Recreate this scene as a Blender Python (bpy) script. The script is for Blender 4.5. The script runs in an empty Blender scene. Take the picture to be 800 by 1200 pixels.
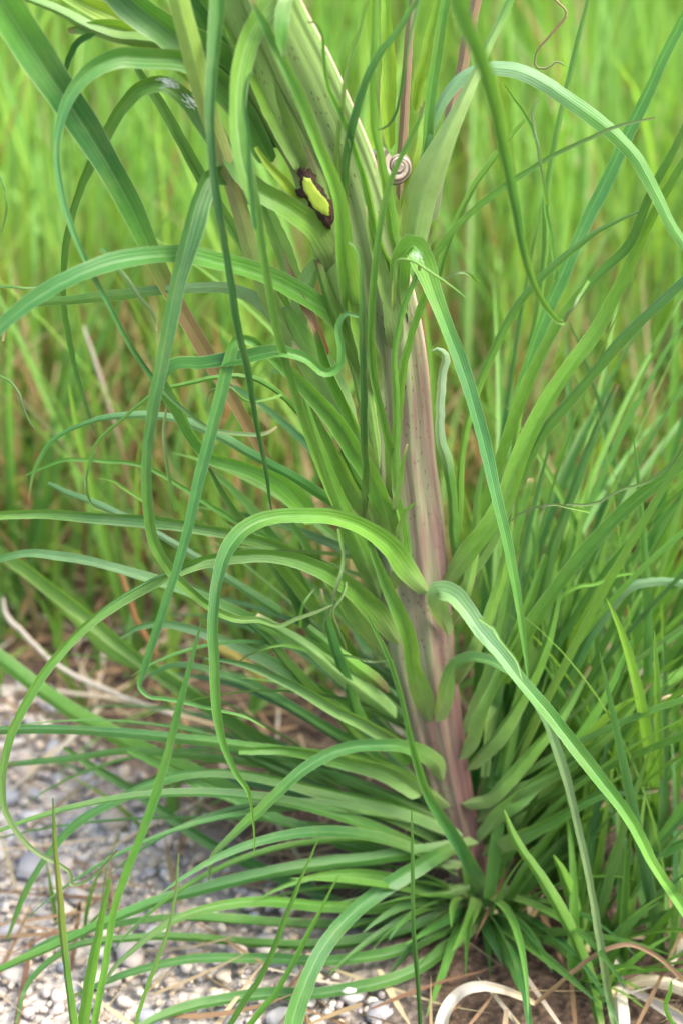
import bpy, math, random
import numpy as np
from mathutils import Vector, noise as mnoise

random.seed(7)
rng = np.random.default_rng(7)
S = bpy.context.scene
COL = S.collection
R = math.radians

# ------------------------------------------------------------------ camera
CAM = np.array([0.0, -0.75, 0.60])
PITCH = R(25)
FPX = 1883.4                      # focal length in pixels of the 800 x 1200 photograph
FWD = np.array([0, math.cos(PITCH), -math.sin(PITCH)])
UP = np.array([0, math.sin(PITCH), math.cos(PITCH)])
cd = bpy.data.cameras.new("camera")
cam = bpy.data.objects.new("camera", cd)
COL.objects.link(cam)
cam.location = CAM
cam.rotation_euler = (R(90) - PITCH, 0, 0)
cd.sensor_fit = 'VERTICAL'
cd.sensor_height = 22.3
cd.sensor_width = 14.9
cd.lens = 35
cd.clip_start = 0.01
cd.clip_end = 1000
cd.dof.use_dof = True
cd.dof.focus_distance = 0.775
cd.dof.aperture_fstop = 3.2
S.camera = cam

# ------------------------------------------------------------------ light
SUN_EL, SUN_AZ = R(55), R(118)    # bright thin overcast, light from high on the camera's right
W = bpy.data.worlds.new("World")
S.world = W
W.use_nodes = True
nt = W.node_tree
bg = nt.nodes["Background"]
sky = nt.nodes.new("ShaderNodeTexSky")
sky.sky_type = 'NISHITA'
sky.sun_disc = False
sky.sun_elevation = SUN_EL
sky.sun_rotation = SUN_AZ
sky.air_density = 1.0
sky.dust_density = 4.0
sky.ozone_density = 0.6
nt.links.new(sky.outputs[0], bg.inputs[0])
bg.inputs[1].default_value = 0.15
sd = bpy.data.lights.new("sun", 'SUN')
sun = bpy.data.objects.new("sun", sd)
COL.objects.link(sun)
sd.energy = 1.2
sd.angle = R(20)
sd.color = (1.0, 0.975, 0.93)
sdir = Vector((math.sin(SUN_AZ) * math.cos(SUN_EL), math.cos(SUN_AZ) * math.cos(SUN_EL), math.sin(SUN_EL)))
sun.rotation_euler = sdir.to_track_quat('Z', 'Y').to_euler()
sun.location = sdir * 5

S.view_settings.view_transform = 'Standard'
S.view_settings.look = 'None'
S.view_settings.exposure = 2.30
S.view_settings.gamma = 1.0
S.render.engine = 'CYCLES'
S.cycles.use_denoising = True
S.cycles.max_bounces = 8
S.cycles.diffuse_bounces = 4
S.cycles.transmission_bounces = 6
S.cycles.transparent_max_bounces = 8

# ------------------------------------------------------------------ helpers
def at(px, py, Y, zmin=0.006):
    """the point of the place seen at a photo pixel, on the upright plane Y metres behind the stem"""
    d = FWD * FPX + np.array([1.0, 0, 0]) * (px - 400) - UP * (py - 600)
    t = (Y - CAM[1]) / d[1]
    p = CAM + d * t
    if p[2] < zmin:
        t = (zmin - CAM[2]) / d[2]
        p = CAM + d * t
    return p

def depth(p):
    return float(np.dot(p - CAM, FWD))

def nz(v):
    return v / np.maximum(np.linalg.norm(v, axis=-1, keepdims=True), 1e-9)

def link(name, me, mat, parent=None, label=None, cat=None, group=None, kind=None):
    if mat is not None and not me.materials:
        me.materials.append(mat)
    o = bpy.data.objects.new(name, me)
    COL.objects.link(o)
    if parent is not None:
        o.parent = parent
    tag(o, label, cat, group, kind)
    return o

def tag(o, label=None, cat=None, group=None, kind=None):
    if label: o["label"] = label
    if cat: o["category"] = cat
    if group: o["group"] = group
    if kind: o["kind"] = kind

def empty(name, loc, label, cat, group=None):
    o = bpy.data.objects.new(name, None)
    o.empty_display_size = 0.02
    COL.objects.link(o)
    o.location = loc
    tag(o, label, cat, group)
    return o

def grid_faces(n, m, wrap=False):
    i = np.arange(n - 1)[:, None]
    j = np.arange(m if wrap else m - 1)[None, :]
    jn = (j + 1) % m
    return np.stack([(i * m + j) + 0 * jn, i * m + jn, (i + 1) * m + jn, (i + 1) * m + j + 0 * jn], -1).reshape(-1, 4)

def mesh(name, V, F, uv=None, col=None, smooth=True):
    """V (n,3), F (k,4) or (k,3), uv per vertex, col per vertex (n,3)"""
    me = bpy.data.meshes.new(name)
    V = np.ascontiguousarray(V, dtype=np.float32)
    F = np.ascontiguousarray(F, dtype=np.int32)
    k, c = F.shape
    me.vertices.add(len(V)); me.vertices.foreach_set("co", V.ravel())
    me.loops.add(k * c); me.loops.foreach_set("vertex_index", F.ravel())
    me.polygons.add(k)
    me.polygons.foreach_set("loop_start", np.arange(0, k * c, c, dtype=np.int32))
    me.polygons.foreach_set("loop_total", np.full(k, c, dtype=np.int32))
    if smooth:
        me.polygons.foreach_set("use_smooth", np.ones(k, dtype=bool))
    if uv is not None:
        l = me.uv_layers.new(name="UVMap")
        l.data.foreach_set("uv", np.ascontiguousarray(np.asarray(uv, dtype=np.float32)[F.ravel()]).ravel())
    if col is not None:
        a = me.color_attributes.new("Col", 'FLOAT_COLOR', 'POINT')
        rgba = np.ones((len(V), 4), dtype=np.float32); rgba[:, :3] = col
        a.data.foreach_set("color", rgba.ravel())
    me.update()
    me.validate()
    return me

# ------------------------------------------------------------------ materials
class NT:
    def __init__(s, name):
        s.m = bpy.data.materials.new(name); s.m.use_nodes = True
        s.t = s.m.node_tree; s.t.nodes.clear()
        s.out = s.n("OutputMaterial")
    def n(s, typ, **kw):
        nd = s.t.nodes.new("ShaderNode" + typ)
        for k, v in kw.items():
            setattr(nd, k, v)
        return nd
    def set(s, sock, v):
        if hasattr(v, "is_output"):
            s.t.links.new(v, sock)
        elif isinstance(v, (tuple, list)) and len(v) == 3 and sock.type == 'RGBA':
            sock.default_value = (*v, 1)
        else:
            sock.default_value = v
    def math(s, op, a, b=0.0, c=0.0):
        nd = s.n("Math", operation=op)
        for i, v in enumerate((a, b, c)): s.set(nd.inputs[i], v)
        return nd.outputs[0]
    def mix(s, f, a, b, blend='MIX'):
        nd = s.n("Mix", data_type='RGBA', blend_type=blend)
        s.set(nd.inputs[0], f); s.set(nd.inputs[6], a); s.set(nd.inputs[7], b)
        return nd.outputs[2]
    def ramp(s, f, stops, interp='LINEAR'):
        nd = s.n("ValToRGB"); nd.color_ramp.interpolation = interp
        e = nd.color_ramp.elements
        while len(e) < len(stops): e.new(0.5)
        for i, (p, c) in enumerate(stops):
            e[i].position = p; e[i].color = (*c, 1) if not isinstance(c, float) else (c, c, c, 1)
        s.set(nd.inputs[0], f)
        return nd.outputs[0]
    def noise(s, vec, scale, detail=3, rough=0.5):
        nd = s.n("TexNoise"); s.set(nd.inputs["Vector"], vec)
        nd.inputs["Scale"].default_value = scale; nd.inputs["Detail"].default_value = detail
        nd.inputs["Roughness"].default_value = rough
        return nd.outputs[0]
    def scaled(s, vec, sc):
        nd = s.n("Mapping"); s.set(nd.inputs[0], vec); nd.inputs["Scale"].default_value = sc
        return nd.outputs[0]
    def bump(s, h, strength, dist):
        nd = s.n("Bump"); s.set(nd.inputs["Height"], h)
        nd.inputs["Strength"].default_value = strength; nd.inputs["Distance"].default_value = dist
        return nd.outputs[0]
    def bsdf(s, col, rough=0.5, spec=0.5, normal=None):
        b = s.n("BsdfPrincipled")
        s.set(b.inputs["Base Color"], col); s.set(b.inputs["Roughness"], rough)
        b.inputs["Specular IOR Level"].default_value = spec
        if normal is not None: s.set(b.inputs["Normal"], normal)
        return b.outputs[0]
    def end(s, sh):
        s.t.links.new(sh, s.out.inputs[0]); return s.m

def leaf_material(name, nveins, trans, rough, spec=0.34, rib=0.25, tgain=1.6):
    k = NT(name)
    uvn = k.n("UVMap"); sep = k.n("SeparateXYZ"); k.set(sep.inputs[0], uvn.outputs[0])
    u, v = sep.outputs[0], sep.outputs[1]
    col = k.n("Attribute", attribute_name="Col").outputs[0]
    rnd = k.n("ObjectInfo").outputs["Random"]
    # long streaks that follow the leaf
    st = k.noise(k.scaled(uvn.outputs[0], (26, 9, 1)), 1.0, 3, 0.6)
    mot = k.noise(k.scaled(uvn.outputs[0], (2.5, 40, 1)), 1.0, 4, 0.6)
    wave = k.math('SINE', k.math('MULTIPLY', u, nveins * 2 * math.pi))
    vein = k.math('MULTIPLY_ADD', wave, 0.5, 0.5)
    veinp = k.math('POWER', vein, 4.0)
    d = k.math('ABSOLUTE', k.math('SUBTRACT', u, 0.5))
    ribm = k.math('SMOOTH_MIN', 1.0, k.math('MAXIMUM', k.math('SUBTRACT', 1.0, k.math('MULTIPLY', d, 22.0)), 0.0), 0.1)
    edge = k.math('MAXIMUM', k.math('MULTIPLY', k.math('SUBTRACT', d, 0.462), 26.0), 0.0)
    c1 = k.mix(k.math('MULTIPLY', veinp, 0.10), col, k.mix(0.5, col, (0.20, 0.34, 0.12)))
    c2 = k.mix(k.math('MULTIPLY', ribm, rib), c1, (0.26, 0.40, 0.17))
    c3 = k.mix(k.math('MULTIPLY', edge, 0.55), c2, (0.36, 0.44, 0.24))
    val = k.math('ADD', k.math('MULTIPLY', st, 0.26), k.math('ADD', k.math('MULTIPLY', mot, 0.42), k.math('MULTIPLY', rnd, 0.22)))
    obc = k.n("TexCoord").outputs["Object"]
    bl = k.ramp(k.noise(obc, 45, 3, 0.6), [(0.52, 0.0), (0.72, 1.0)])
    c3 = k.mix(k.math('MULTIPLY', bl, 0.30), c3, k.mix(0.5, c3, (0.22, 0.26, 0.07)))
    spk = k.ramp(k.noise(obc, 420, 2, 0.5), [(0.70, 0.0), (0.76, 1.0)])
    c3 = k.mix(k.math('MULTIPLY', spk, 0.35), c3, (0.16, 0.12, 0.05))
    hsv = k.n("HueSaturation"); k.set(hsv.inputs["Color"], c3)
    k.set(hsv.inputs["Value"], k.math('ADD', val, 0.42))
    k.set(hsv.inputs["Hue"], k.math('MULTIPLY_ADD', rnd, 0.012, 0.494))
    base = hsv.outputs[0]
    back = k.n("NewGeometry").outputs["Backfacing"]
    base = k.mix(k.math('MULTIPLY', back, 0.30), base, k.mix(0.5, base, (0.17, 0.27, 0.13)))
    h = k.math('ADD', vein, k.math('MULTIPLY', st, 0.8))
    nrm = k.bump(h, 0.30, 0.0003)
    rg = k.math('MULTIPLY_ADD', mot, 0.25, rough - 0.12)
    p = k.bsdf(base, rg, spec, nrm)
    tr = k.n("BsdfTranslucent")
    tc = k.mix(1.0, base, (1.25 * tgain / 1.6, 1.15 * tgain / 1.6, 0.55), 'MULTIPLY')
    k.set(tr.inputs[0], tc); k.set(tr.inputs[1], nrm)
    mx = k.n("MixShader"); mx.inputs[0].default_value = trans
    k.t.links.new(p, mx.inputs[1]); k.t.links.new(tr.outputs[0], mx.inputs[2])
    return k.end(mx.outputs[0])

M_LEAF = leaf_material("leaf_green", 6, 0.37, 0.46)
M_GRASS = leaf_material("grass_blade", 4, 0.55, 0.5, 0.35, 0.10)
M_DRY = leaf_material("dry_leaf", 5, 0.25, 0.7, 0.2, 0.05)

def stem_material():
    k = NT("stem_skin")
    uvn = k.n("UVMap"); col = k.n("Attribute", attribute_name="Col").outputs[0]
    pur = k.n("Attribute", attribute_name="Purple").outputs["Fac"]
    s1 = k.noise(k.scaled(uvn.outputs[0], (46, 9, 1)), 1.0, 4, 0.6)
    s2 = k.noise(k.scaled(uvn.outputs[0], (150, 14, 1)), 1.0, 3, 0.6)
    s0 = k.noise(k.scaled(uvn.outputs[0], (13, 9, 1)), 1.0, 2, 0.5)
    m = k.math('ADD', k.math('MULTIPLY', s1, 0.8), k.math('ADD', k.math('MULTIPLY', s2, 0.7), k.math('MULTIPLY', s0, 0.5)))
    m = k.math('MULTIPLY', k.math('SUBTRACT', m, 0.88), 3.2)
    f = k.n("Clamp"); k.set(f.inputs[0], k.math('MULTIPLY', k.math('ADD', m, k.math('MULTIPLY_ADD', pur, 0.9, -0.45)), k.math('MINIMUM', k.math('MULTIPLY', pur, 1.5), 1.0)))
    purple = k.mix(s2, (0.070, 0.025, 0.028), (0.175, 0.090, 0.086))
    c = k.mix(k.math('MULTIPLY', f.outputs[0], 0.85), col, purple)
    lines = k.ramp(k.noise(k.scaled(uvn.outputs[0], (75, 3.5, 1)), 1.0, 2, 0.5), [(0.60, 0.0), (0.68, 1.0)])
    c = k.mix(k.math('MULTIPLY', lines, k.math('MULTIPLY', pur, 0.40)), c, (0.075, 0.024, 0.024))
    deep = k.n('Clamp'); k.set(deep.inputs[0], k.math('MULTIPLY', k.math('SUBTRACT', pur, 0.85), 1.3))
    c = k.mix(k.math('MULTIPLY', deep.outputs[0], k.math('MULTIPLY_ADD', s1, 0.8, 0.3)), c, (0.060, 0.020, 0.022))
    # small dark specks, longer than wide
    vo = k.n("TexVoronoi"); vo.inputs["Scale"].default_value = 1.0
    k.set(vo.inputs["Vector"], k.scaled(uvn.outputs[0], (60, 80, 1)))
    ds = k.math('LESS_THAN', vo.outputs["Distance"], 0.19)
    sp = k.math('MULTIPLY', ds, k.math('GREATER_THAN', k.noise(k.scaled(uvn.outputs[0], (9, 12, 1)), 1.0, 2), 0.47))
    c = k.mix(k.math('MULTIPLY', sp, 0.75), c, (0.06, 0.022, 0.02))
    hs = k.n("HueSaturation"); k.set(hs.inputs["Color"], c)
    k.set(hs.inputs["Value"], k.math('MULTIPLY_ADD', s1, 0.7, 0.65))
    h = k.math('ADD', s1, k.math('MULTIPLY', s2, 0.6))
    nrm = k.bump(h, 0.5, 0.0006)
    b = k.n("BsdfPrincipled")
    k.set(b.inputs["Base Color"], hs.outputs[0]); b.inputs["Roughness"].default_value = 0.5
    b.inputs["Specular IOR Level"].default_value = 0.4
    b.inputs["Subsurface Weight"].default_value = 0.25
    b.inputs["Subsurface Radius"].default_value = (0.004, 0.005, 0.002)
    b.inputs["Subsurface Scale"].default_value = 0.6
    k.set(b.inputs["Normal"], nrm)
    return k.end(b.outputs[0])
M_STEM = stem_material()

def simple(name, c1, c2, scale, rough=0.6, spec=0.4, bump=0.4, bd=0.0006, objrand=False):
    k = NT(name)
    co = k.n("TexCoord").outputs["Object"]
    a = k.noise(co, scale, 5, 0.6)
    c = k.mix(k.ramp(a, [(0.3, 0.0), (0.7, 1.0)]), c1, c2)
    return k.end(k.bsdf(c, rough, spec, k.bump(a, bump, bd)))

M_RIM = simple("charred_rim", (0.012, 0.008, 0.006), (0.05, 0.025, 0.015), 500, 0.8, 0.2, 0.9, 0.001)
M_FLESH = simple("yellow_flesh", (0.23, 0.31, 0.02), (0.17, 0.25, 0.02), 160, 0.5, 0.4, 0.4, 0.0006)
M_WOOL = simple("white_wool", (0.5, 0.55, 0.48), (0.6, 0.64, 0.58), 300, 0.9, 0.1)

def ground_material():
    k = NT("ground_soil")
    co = k.n("TexCoord").outputs["Object"]
    sp = k.n("SeparateXYZ"); k.set(sp.inputs[0], co)
    n1 = k.noise(co, 6, 4); n2 = k.noise(co, 55, 5, 0.65); n3 = k.noise(co, 260, 4, 0.7)
    vo = k.n("TexVoronoi"); vo.inputs["Scale"].default_value = 170; k.set(vo.inputs["Vector"], co)
    soil = k.mix(n2, (0.022, 0.015, 0.010), (0.085, 0.054, 0.036))
    soil = k.mix(k.ramp(n3, [(0.5, 0.0), (0.72, 0.5)]), soil, (0.20, 0.14, 0.085))
    grit = k.mix(vo.outputs["Color"], (0.29, 0.265, 0.23), (0.47, 0.44, 0.39))
    grit = k.mix(k.ramp(n3, [(0.35, 0.6), (0.6, 0.0)]), grit, (0.12, 0.095, 0.07))
    # the gravel bed lies to the left in front of the meadow edge
    gx = k.math('SUBTRACT', k.math('MULTIPLY_ADD', n1, 0.16, k.math('MULTIPLY_ADD', k.math('MAXIMUM', k.math('ADD', sp.outputs[1], 0.04), 0.0), -0.85, -0.04)), sp.outputs[0])
    gy = k.math('SUBTRACT', k.math('MULTIPLY_ADD', n1, 0.10, 0.25), sp.outputs[1])
    g = k.math('MINIMUM', k.math('MULTIPLY', gx, 9.0), k.math('MULTIPLY', gy, 9.0))
    cl = k.n("Clamp"); k.set(cl.inputs[0], g)
    c = k.mix(cl.outputs[0], soil, grit)
    far = k.n("Clamp"); k.set(far.inputs[0], k.math('MULTIPLY', k.math('SUBTRACT', sp.outputs[1], 1.2), 0.6))
    turf = k.mix(n2, (0.05, 0.10, 0.018), (0.10, 0.15, 0.03))
    c = k.mix(far.outputs[0], c, turf)
    h = k.math('ADD', n2, k.math('MULTIPLY', vo.outputs["Distance"], 1.0))
    return k.end(k.bsdf(c, 0.9, 0.2, k.bump(h, 0.8, 0.004)))

def pebble_material():
    k = NT("pebble_stone")
    co = k.n("TexCoord").outputs["Object"]
    rnd = k.n("ObjectInfo").outputs["Random"]
    at_ = k.n("Attribute", attribute_name="Col").outputs[0]
    c = k.ramp(rnd, [(0.0, (0.40, 0.37, 0.33)), (0.18, (0.26, 0.26, 0.27)), (0.34, (0.44, 0.42, 0.39)), (0.5, (0.33, 0.28, 0.22)),
                     (0.62, (0.46, 0.44, 0.41)), (0.76, (0.25, 0.27, 0.30)), (0.86, (0.44, 0.38, 0.34)), (1.0, (0.36, 0.37, 0.39))], 'CONSTANT')
    c = k.mix(1.0, k.mix(1.0, c, (1.00, 0.98, 0.95), 'MULTIPLY'), at_, 'MULTIPLY')
    n1 = k.noise(co, 240, 5, 0.65); n2 = k.noise(co, 900, 3, 0.6)
    c = k.mix(k.math('MULTIPLY', n1, 0.55), c, k.mix(0.5, c, (0.16, 0.12, 0.09)))
    c = k.mix(k.ramp(n2, [(0.6, 0.0), (0.75, 0.4)]), c, (0.6, 0.58, 0.55))
    return k.end(k.bsdf(c, 0.75, 0.3, k.bump(k.math('ADD', n1, n2), 0.5, 0.0006)))
M_GROUND = ground_material()
M_PEBBLE = pebble_material()

# palette of leaf colours; dark also holds the shade on shadowed leaves
PAL = dict(
    blue=(0.052, 0.163, 0.040), mid=(0.077, 0.205, 0.028), bright=(0.130, 0.290, 0.034), dark=(0.026, 0.100, 0.018),
    pale=(0.165, 0.300, 0.075), lime=(0.220, 0.360, 0.030), silver=(0.160, 0.290, 0.135), olive=(0.130, 0.200, 0.075),
    brown=(0.190, 0.125, 0.058), pink=(0.250, 0.165, 0.095), straw=(0.520, 0.400, 0.220), white=(0.620, 0.560, 0.450),
    maroon=(0.110, 0.042, 0.030), sheath=(0.205, 0.320, 0.110), grey=(0.45, 0.40, 0.33), red=(0.27, 0.10, 0.07))

# ------------------------------------------------------------------ ribbons
def hermite(P, n):
    """smooth curve through the rows of P, n samples evenly along it"""
    P = np.asarray(P, float)
    if len(P) < 3:
        t = np.linspace(0, 1, n)[:, None]
        return P[0] * (1 - t) + P[-1] * t
    d = np.maximum(np.linalg.norm(np.diff(P[:, :3], axis=0), axis=1), 1e-6)
    s = np.concatenate([[0], np.cumsum(d)])
    m = np.empty_like(P)
    m[1:-1] = ((P[1:-1] - P[:-2]) / d[:-1, None] * d[1:, None] + (P[2:] - P[1:-1]) / d[1:, None] * d[:-1, None]) / (d[:-1] + d[1:])[:, None]
    m[0] = (P[1] - P[0]) / d[0] * 1.0
    m[-1] = (P[-1] - P[-2]) / d[-1]
    q = np.linspace(0, s[-1], n)
    i = np.clip(np.searchsorted(s, q, side='right') - 1, 0, len(d) - 1)
    h = d[i]; t = ((q - s[i]) / h)[:, None]; h = h[:, None]
    return ((2 * t**3 - 3 * t**2 + 1) * P[i] + (t**3 - 2 * t**2 + t) * h * m[i]
            + (-2 * t**3 + 3 * t**2) * P[i + 1] + (t**3 - t**2) * h * m[i + 1])

UU = np.array([-1, -0.93, -0.55, -0.12, 0.0, 0.12, 0.55, 0.93, 1.0])

def ribbon(C, hw, nrm, fold, cols, org, ripple=0.0, uu=UU):
    """C (n,3) centre line, hw (n) half width, nrm (n,3) face normals -> mesh round origin org"""
    n, m = len(C), len(uu)
    T = nz(np.gradient(C, axis=0))
    Wd = nz(np.cross(T, nrm)); N = nz(np.cross(Wd, T))
    a = np.abs(uu)
    prof = (a ** 1.25)
    fold = np.broadcast_to(np.asarray(fold, float), (n,))
    V = C[:, None] + Wd[:, None] * (uu[None, :, None] * hw[:, None, None] * np.sqrt(1 - np.minimum(np.abs(fold) * .8, .8)**2)[:, None, None]) \
        + N[:, None] * (fold[:, None] * prof[None] * hw[:, None])[..., None]
    if ripple:
        s = np.arange(n) * 0.5
        ph = rng.uniform(0, 6.28, 4)
        rl = np.sin(s * 0.53 + ph[0]) * np.sin(s * 0.21 + ph[1]); rr = np.sin(s * 0.47 + ph[2]) * np.sin(s * 0.24 + ph[3])
        ed = np.where(uu[None] < 0, rl[:, None], rr[:, None]) * (a ** 2)[None] * hw[:, None] * ripple
        V = V + N[:, None] * ed[..., None]
    L = np.concatenate([[0], np.cumsum(np.linalg.norm(np.diff(C, axis=0), axis=1))])
    uv = np.stack(np.broadcast_arrays((uu * 0.5 + 0.5)[None, :], L[:, None] * 3.0 + rng.uniform(0, 50)), -1).reshape(-1, 2)
    k = np.asarray([PAL[c] if isinstance(c, str) else c for c in cols], float)
    t = np.linspace(0, len(k) - 1, n)
    cc = np.stack([np.interp(t, np.arange(len(k)), k[:, j]) for j in range(3)], -1)
    cc = np.repeat(cc[:, None], m, 1).reshape(-1, 3)
    return mesh("leaf", V.reshape(-1, 3) - org, grid_faces(n, m), uv, cc)

GRN, CRM = np.array((0.165, 0.290, 0.062)), np.array((0.165, 0.195, 0.095))
R_EDGE = [(345, -12), (395, 80), (430, 160), (452, 220), (465, 270), (477, 310), (488, 350), (498, 400), (505, 465), (510, 540), (519, 600),
          (524, 660), (532, 750), (540, 830), (548, 890), (560, 960), (572, 1010), (580, 1075)]
L_EDGE = [(278, -12), (318, 80), (358, 160), (384, 220), (400, 300), (415, 380), (425, 450), (427, 520), (432, 600), (440, 680), (450, 760),
          (470, 830), (485, 880), (500, 930), (522, 1000), (535, 1075)]

TRACED = []
def stem_front(px, py):
    """cm behind the stem plane of the stem's front face at a photo point, None beside the stem"""
    l = np.interp(py, [q[1] for q in L_EDGE], [q[0] for q in L_EDGE]); r = np.interp(py, [q[1] for q in R_EDGE], [q[0] for q in R_EDGE])
    u = (px - (l + r) / 2) / ((r - l) / 2)
    if abs(u) > 1.15: return None
    f = min(1, max(0, (py + 70) / 1148))
    yc = np.interp(py, (-70, 200, 500, 1078), (-4, -1.0, 0.6, 0.6))
    return yc - (r - l) / 2 * 0.044 * (0.22 + 0.40 * f) * math.sqrt(max(0, 1 - min(1, u * u))) * 0.95

def traced(root, pts, ys, cols=('mid',), roll=None, fold=None, name='leaf', mat=None, amp=None, ripple=0.2):
    """a leaf through photo points (x, y, seen width in px); ys: distance behind the stem plane in cm along it"""
    Pp = np.asarray(pts, float)
    ln = np.sum(np.linalg.norm(np.diff(Pp[:, :2], axis=0), axis=1))
    n = int(np.clip(ln / 6.5, 10, 120))
    clasp = None
    if name == 'leaf' and pts[0][2] > 5.5:
        clasp = stem_front(pts[0][0], pts[0][1])
        if clasp is not None:
            ys = (clasp + 0.12, min(ys[0], clasp - 0.3)) + tuple(ys[1:])
    Q = hermite(Pp, n)
    t = np.linspace(0, 1, n)
    if ln > 60:
        jt = np.cumsum(rng.normal(0, 1, (n, 2)), 0); jt -= np.linspace(0, 1, n)[:, None] * jt[-1]
        Q[:, :2] += jt * (1.6 / max(1.0, np.abs(jt).max())) * np.array([1, 1]); Q[:, 2] *= 1 + 0.06 * np.sin(t * ln / 23 + random.uniform(0, 6)) * np.sin(t * ln / 57 + random.uniform(0, 6))
    tk = np.linspace(0, 1, len(ys)) if clasp is None else np.concatenate([[0], np.linspace(min(0.12, 40 / ln), 1, len(ys) - 1)])
    if pts[0][2] > 5.5:                      # the foot of a leaf is rounded, not cut off
        sd_ = t * ln / (0.5 * pts[0][2])
        Q[:, 2] *= np.sqrt(np.clip(1 - (1 - np.clip(sd_, 0, 1)) ** 2, 0.06, 1))
    yy = np.interp(t, tk, ys)
    ker = max(1, n // 8)
    if n > 12:
        pad = np.concatenate([np.full(ker, yy[0]), yy, np.full(ker, yy[-1])])
        yy = np.convolve(pad, np.ones(2 * ker + 1) / (2 * ker + 1), 'valid')
    C = np.array([at(Q[i, 0], Q[i, 1], yy[i] / 100) for i in range(n)])
    dep = (C - CAM) @ FWD
    if roll is None: roll = random.choice((-1, 1)) * random.uniform(12, 34)
    if fold is None: fold = random.choice((-1, 1)) * random.uniform(0.45, 0.8)
    if clasp is not None:
        e = np.clip(t * ln / 70, 0, 1); fold = -0.75 * (1 - e) + fold * e
    if amp is None: amp = random.uniform(5, 16)
    r = np.radians(roll + amp * np.sin(t * random.uniform(3, 7) + random.uniform(0, 6)))
    hw = np.maximum(Q[:, 2], 0.8) * dep / FPX * 0.5 / np.maximum(np.cos(r), 0.6) / 0.93
    T = nz(np.gradient(C, axis=0)); Vv = nz(CAM - C)
    B = nz(np.cross(T, Vv)); N = nz(np.cross(B, T))
    nrm = -B * np.sin(r)[:, None] + N * np.cos(r)[:, None]
    cols = [PAL[c] if isinstance(c, str) else c for c in cols]
    kk = np.linspace(0, 1, len(cols)); tt = np.linspace(0, 1, 41)
    cols = np.stack([np.interp(tt, kk, np.array(cols)[:, j]) for j in range(3)], -1)
    if clasp is not None:
        e = np.clip(1 - tt * ln / 60, 0, 1)[:, None] ** 1.2 * 0.9
        cols = cols * (1 - e) + np.array((0.20, 0.27, 0.10)) * e
    if random.random() < .5 and name == 'leaf':
        e = np.clip((tt - 1) * ln / random.uniform(8, 26) + 1, 0, 1)[:, None] * .9
        cols = cols * (1 - e) + np.array(random.choice([PAL['straw'], PAL['brown'], PAL['olive']])) * e
    org = np.array(root.matrix_basis.translation)
    me = ribbon(C, hw, nrm, fold, cols, org, ripple)
    if root.name == 'salsify_plant': TRACED.append((Q[:, :2], C, N))
    return link(name, me, mat or M_LEAF, root)

def grown(root, p0, az, el, length, width, droop, cols, name='leaf', mat=None, curl=0.0, seg=18, basew=0.7, uu=None):
    """a free leaf from point p0: azimuth / elevation in degrees, droop bends it down, curl sideways"""
    p = np.array(p0, float); C = [p.copy()]
    a, e = R(az), R(el); st = length / seg
    for i in range(seg):
        f = (i + 1) / seg
        e -= R(droop) / seg * (0.4 + 1.2 * f)
        a += R(curl) / seg
        p = p + st * np.array([math.cos(e) * math.cos(a), math.cos(e) * math.sin(a), math.sin(e)])
        if p[2] < 0.004: p[2] = 0.004 + random.random() * 0.003; e = max(e, R(-3))
        C.append(p.copy())
    C = np.array(C); t = np.linspace(0, 1, len(C))
    hw = width / 2 * np.minimum(1, basew + t * 3) * np.clip((1 - t) ** 0.6 * 1.25, 0.03, 1)
    T = nz(np.gradient(C, axis=0))
    side = nz(np.cross(T, np.array([0, 0, 1.0]) + 0 * T))
    N = nz(np.cross(side, T))
    r = np.radians(random.uniform(-50, 50) + random.uniform(-60, 60) * t)[:, None]
    nrm = N * np.cos(r) + side * np.sin(r)
    org = np.array(root.matrix_basis.translation)
    me = ribbon(C, hw, nrm, random.uniform(0.2, 0.5), cols, org, 0.05, UU if uu is None else uu)
    return link(name, me, mat or M_LEAF, root)

# ------------------------------------------------------------------ ground
def build_ground():
    k = np.linspace(-1, 1, 161)
    xs = np.sign(k) * (np.abs(k) * 0.9 + np.abs(k) ** 9 * 300)
    ysx = np.concatenate([np.linspace(-2.2, -0.6, 20), np.linspace(-0.55, 1.2, 110), 1.2 + np.linspace(0.02, 1, 40) ** 4 * 400])
    ysx[0] = -300; ysx[1] = -40
    X, Y = np.meshgrid(xs, ysx)
    Z = np.array([[mnoise.noise(Vector((x * 9, y * 9, 0))) * 0.005 - 0.004 if abs(x) < 3 and -2 < y < 4 else 0.0 for x in xs] for y in ysx])
    V = np.stack([X, Y, Z], -1).reshape(-1, 3)
    me = mesh("ground", V, grid_faces(len(ysx), len(xs)))
    return link("ground", me, M_GROUND, kind='structure')
ground = build_ground()

def ico(sub):
    import bmesh
    bm = bmesh.new(); bmesh.ops.create_icosphere(bm, subdivisions=sub, radius=1)
    V = np.array([v.co[:] for v in bm.verts]); F = np.array([[v.index for v in f.verts] for f in bm.faces]); bm.free()
    return V, F
ICO2 = ico(2); ICO1 = ico(1)

def stone_shape(base, seed):
    V, F = base
    o = Vector((seed * 7.3, seed * 1.7, 0))
    s = np.array([1 + 0.5 * mnoise.noise(Vector(v) * 0.9 + o) + 0.34 * mnoise.noise(Vector(v) * 2.1 + o) for v in V])
    q = np.array([1.0, random.uniform(0.62, 0.95), random.uniform(0.45, 0.75)])
    return V * s[:, None] * q, F

def gravel_here(x, y):
    return x < 0.012 - max(0, y + 0.04) * 0.85 + 0.05 * mnoise.noise(Vector((x * 12, y * 12, 3))) and y < 0.29 + 0.06 * mnoise.noise(Vector((x * 6, 0, 5)))

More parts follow.
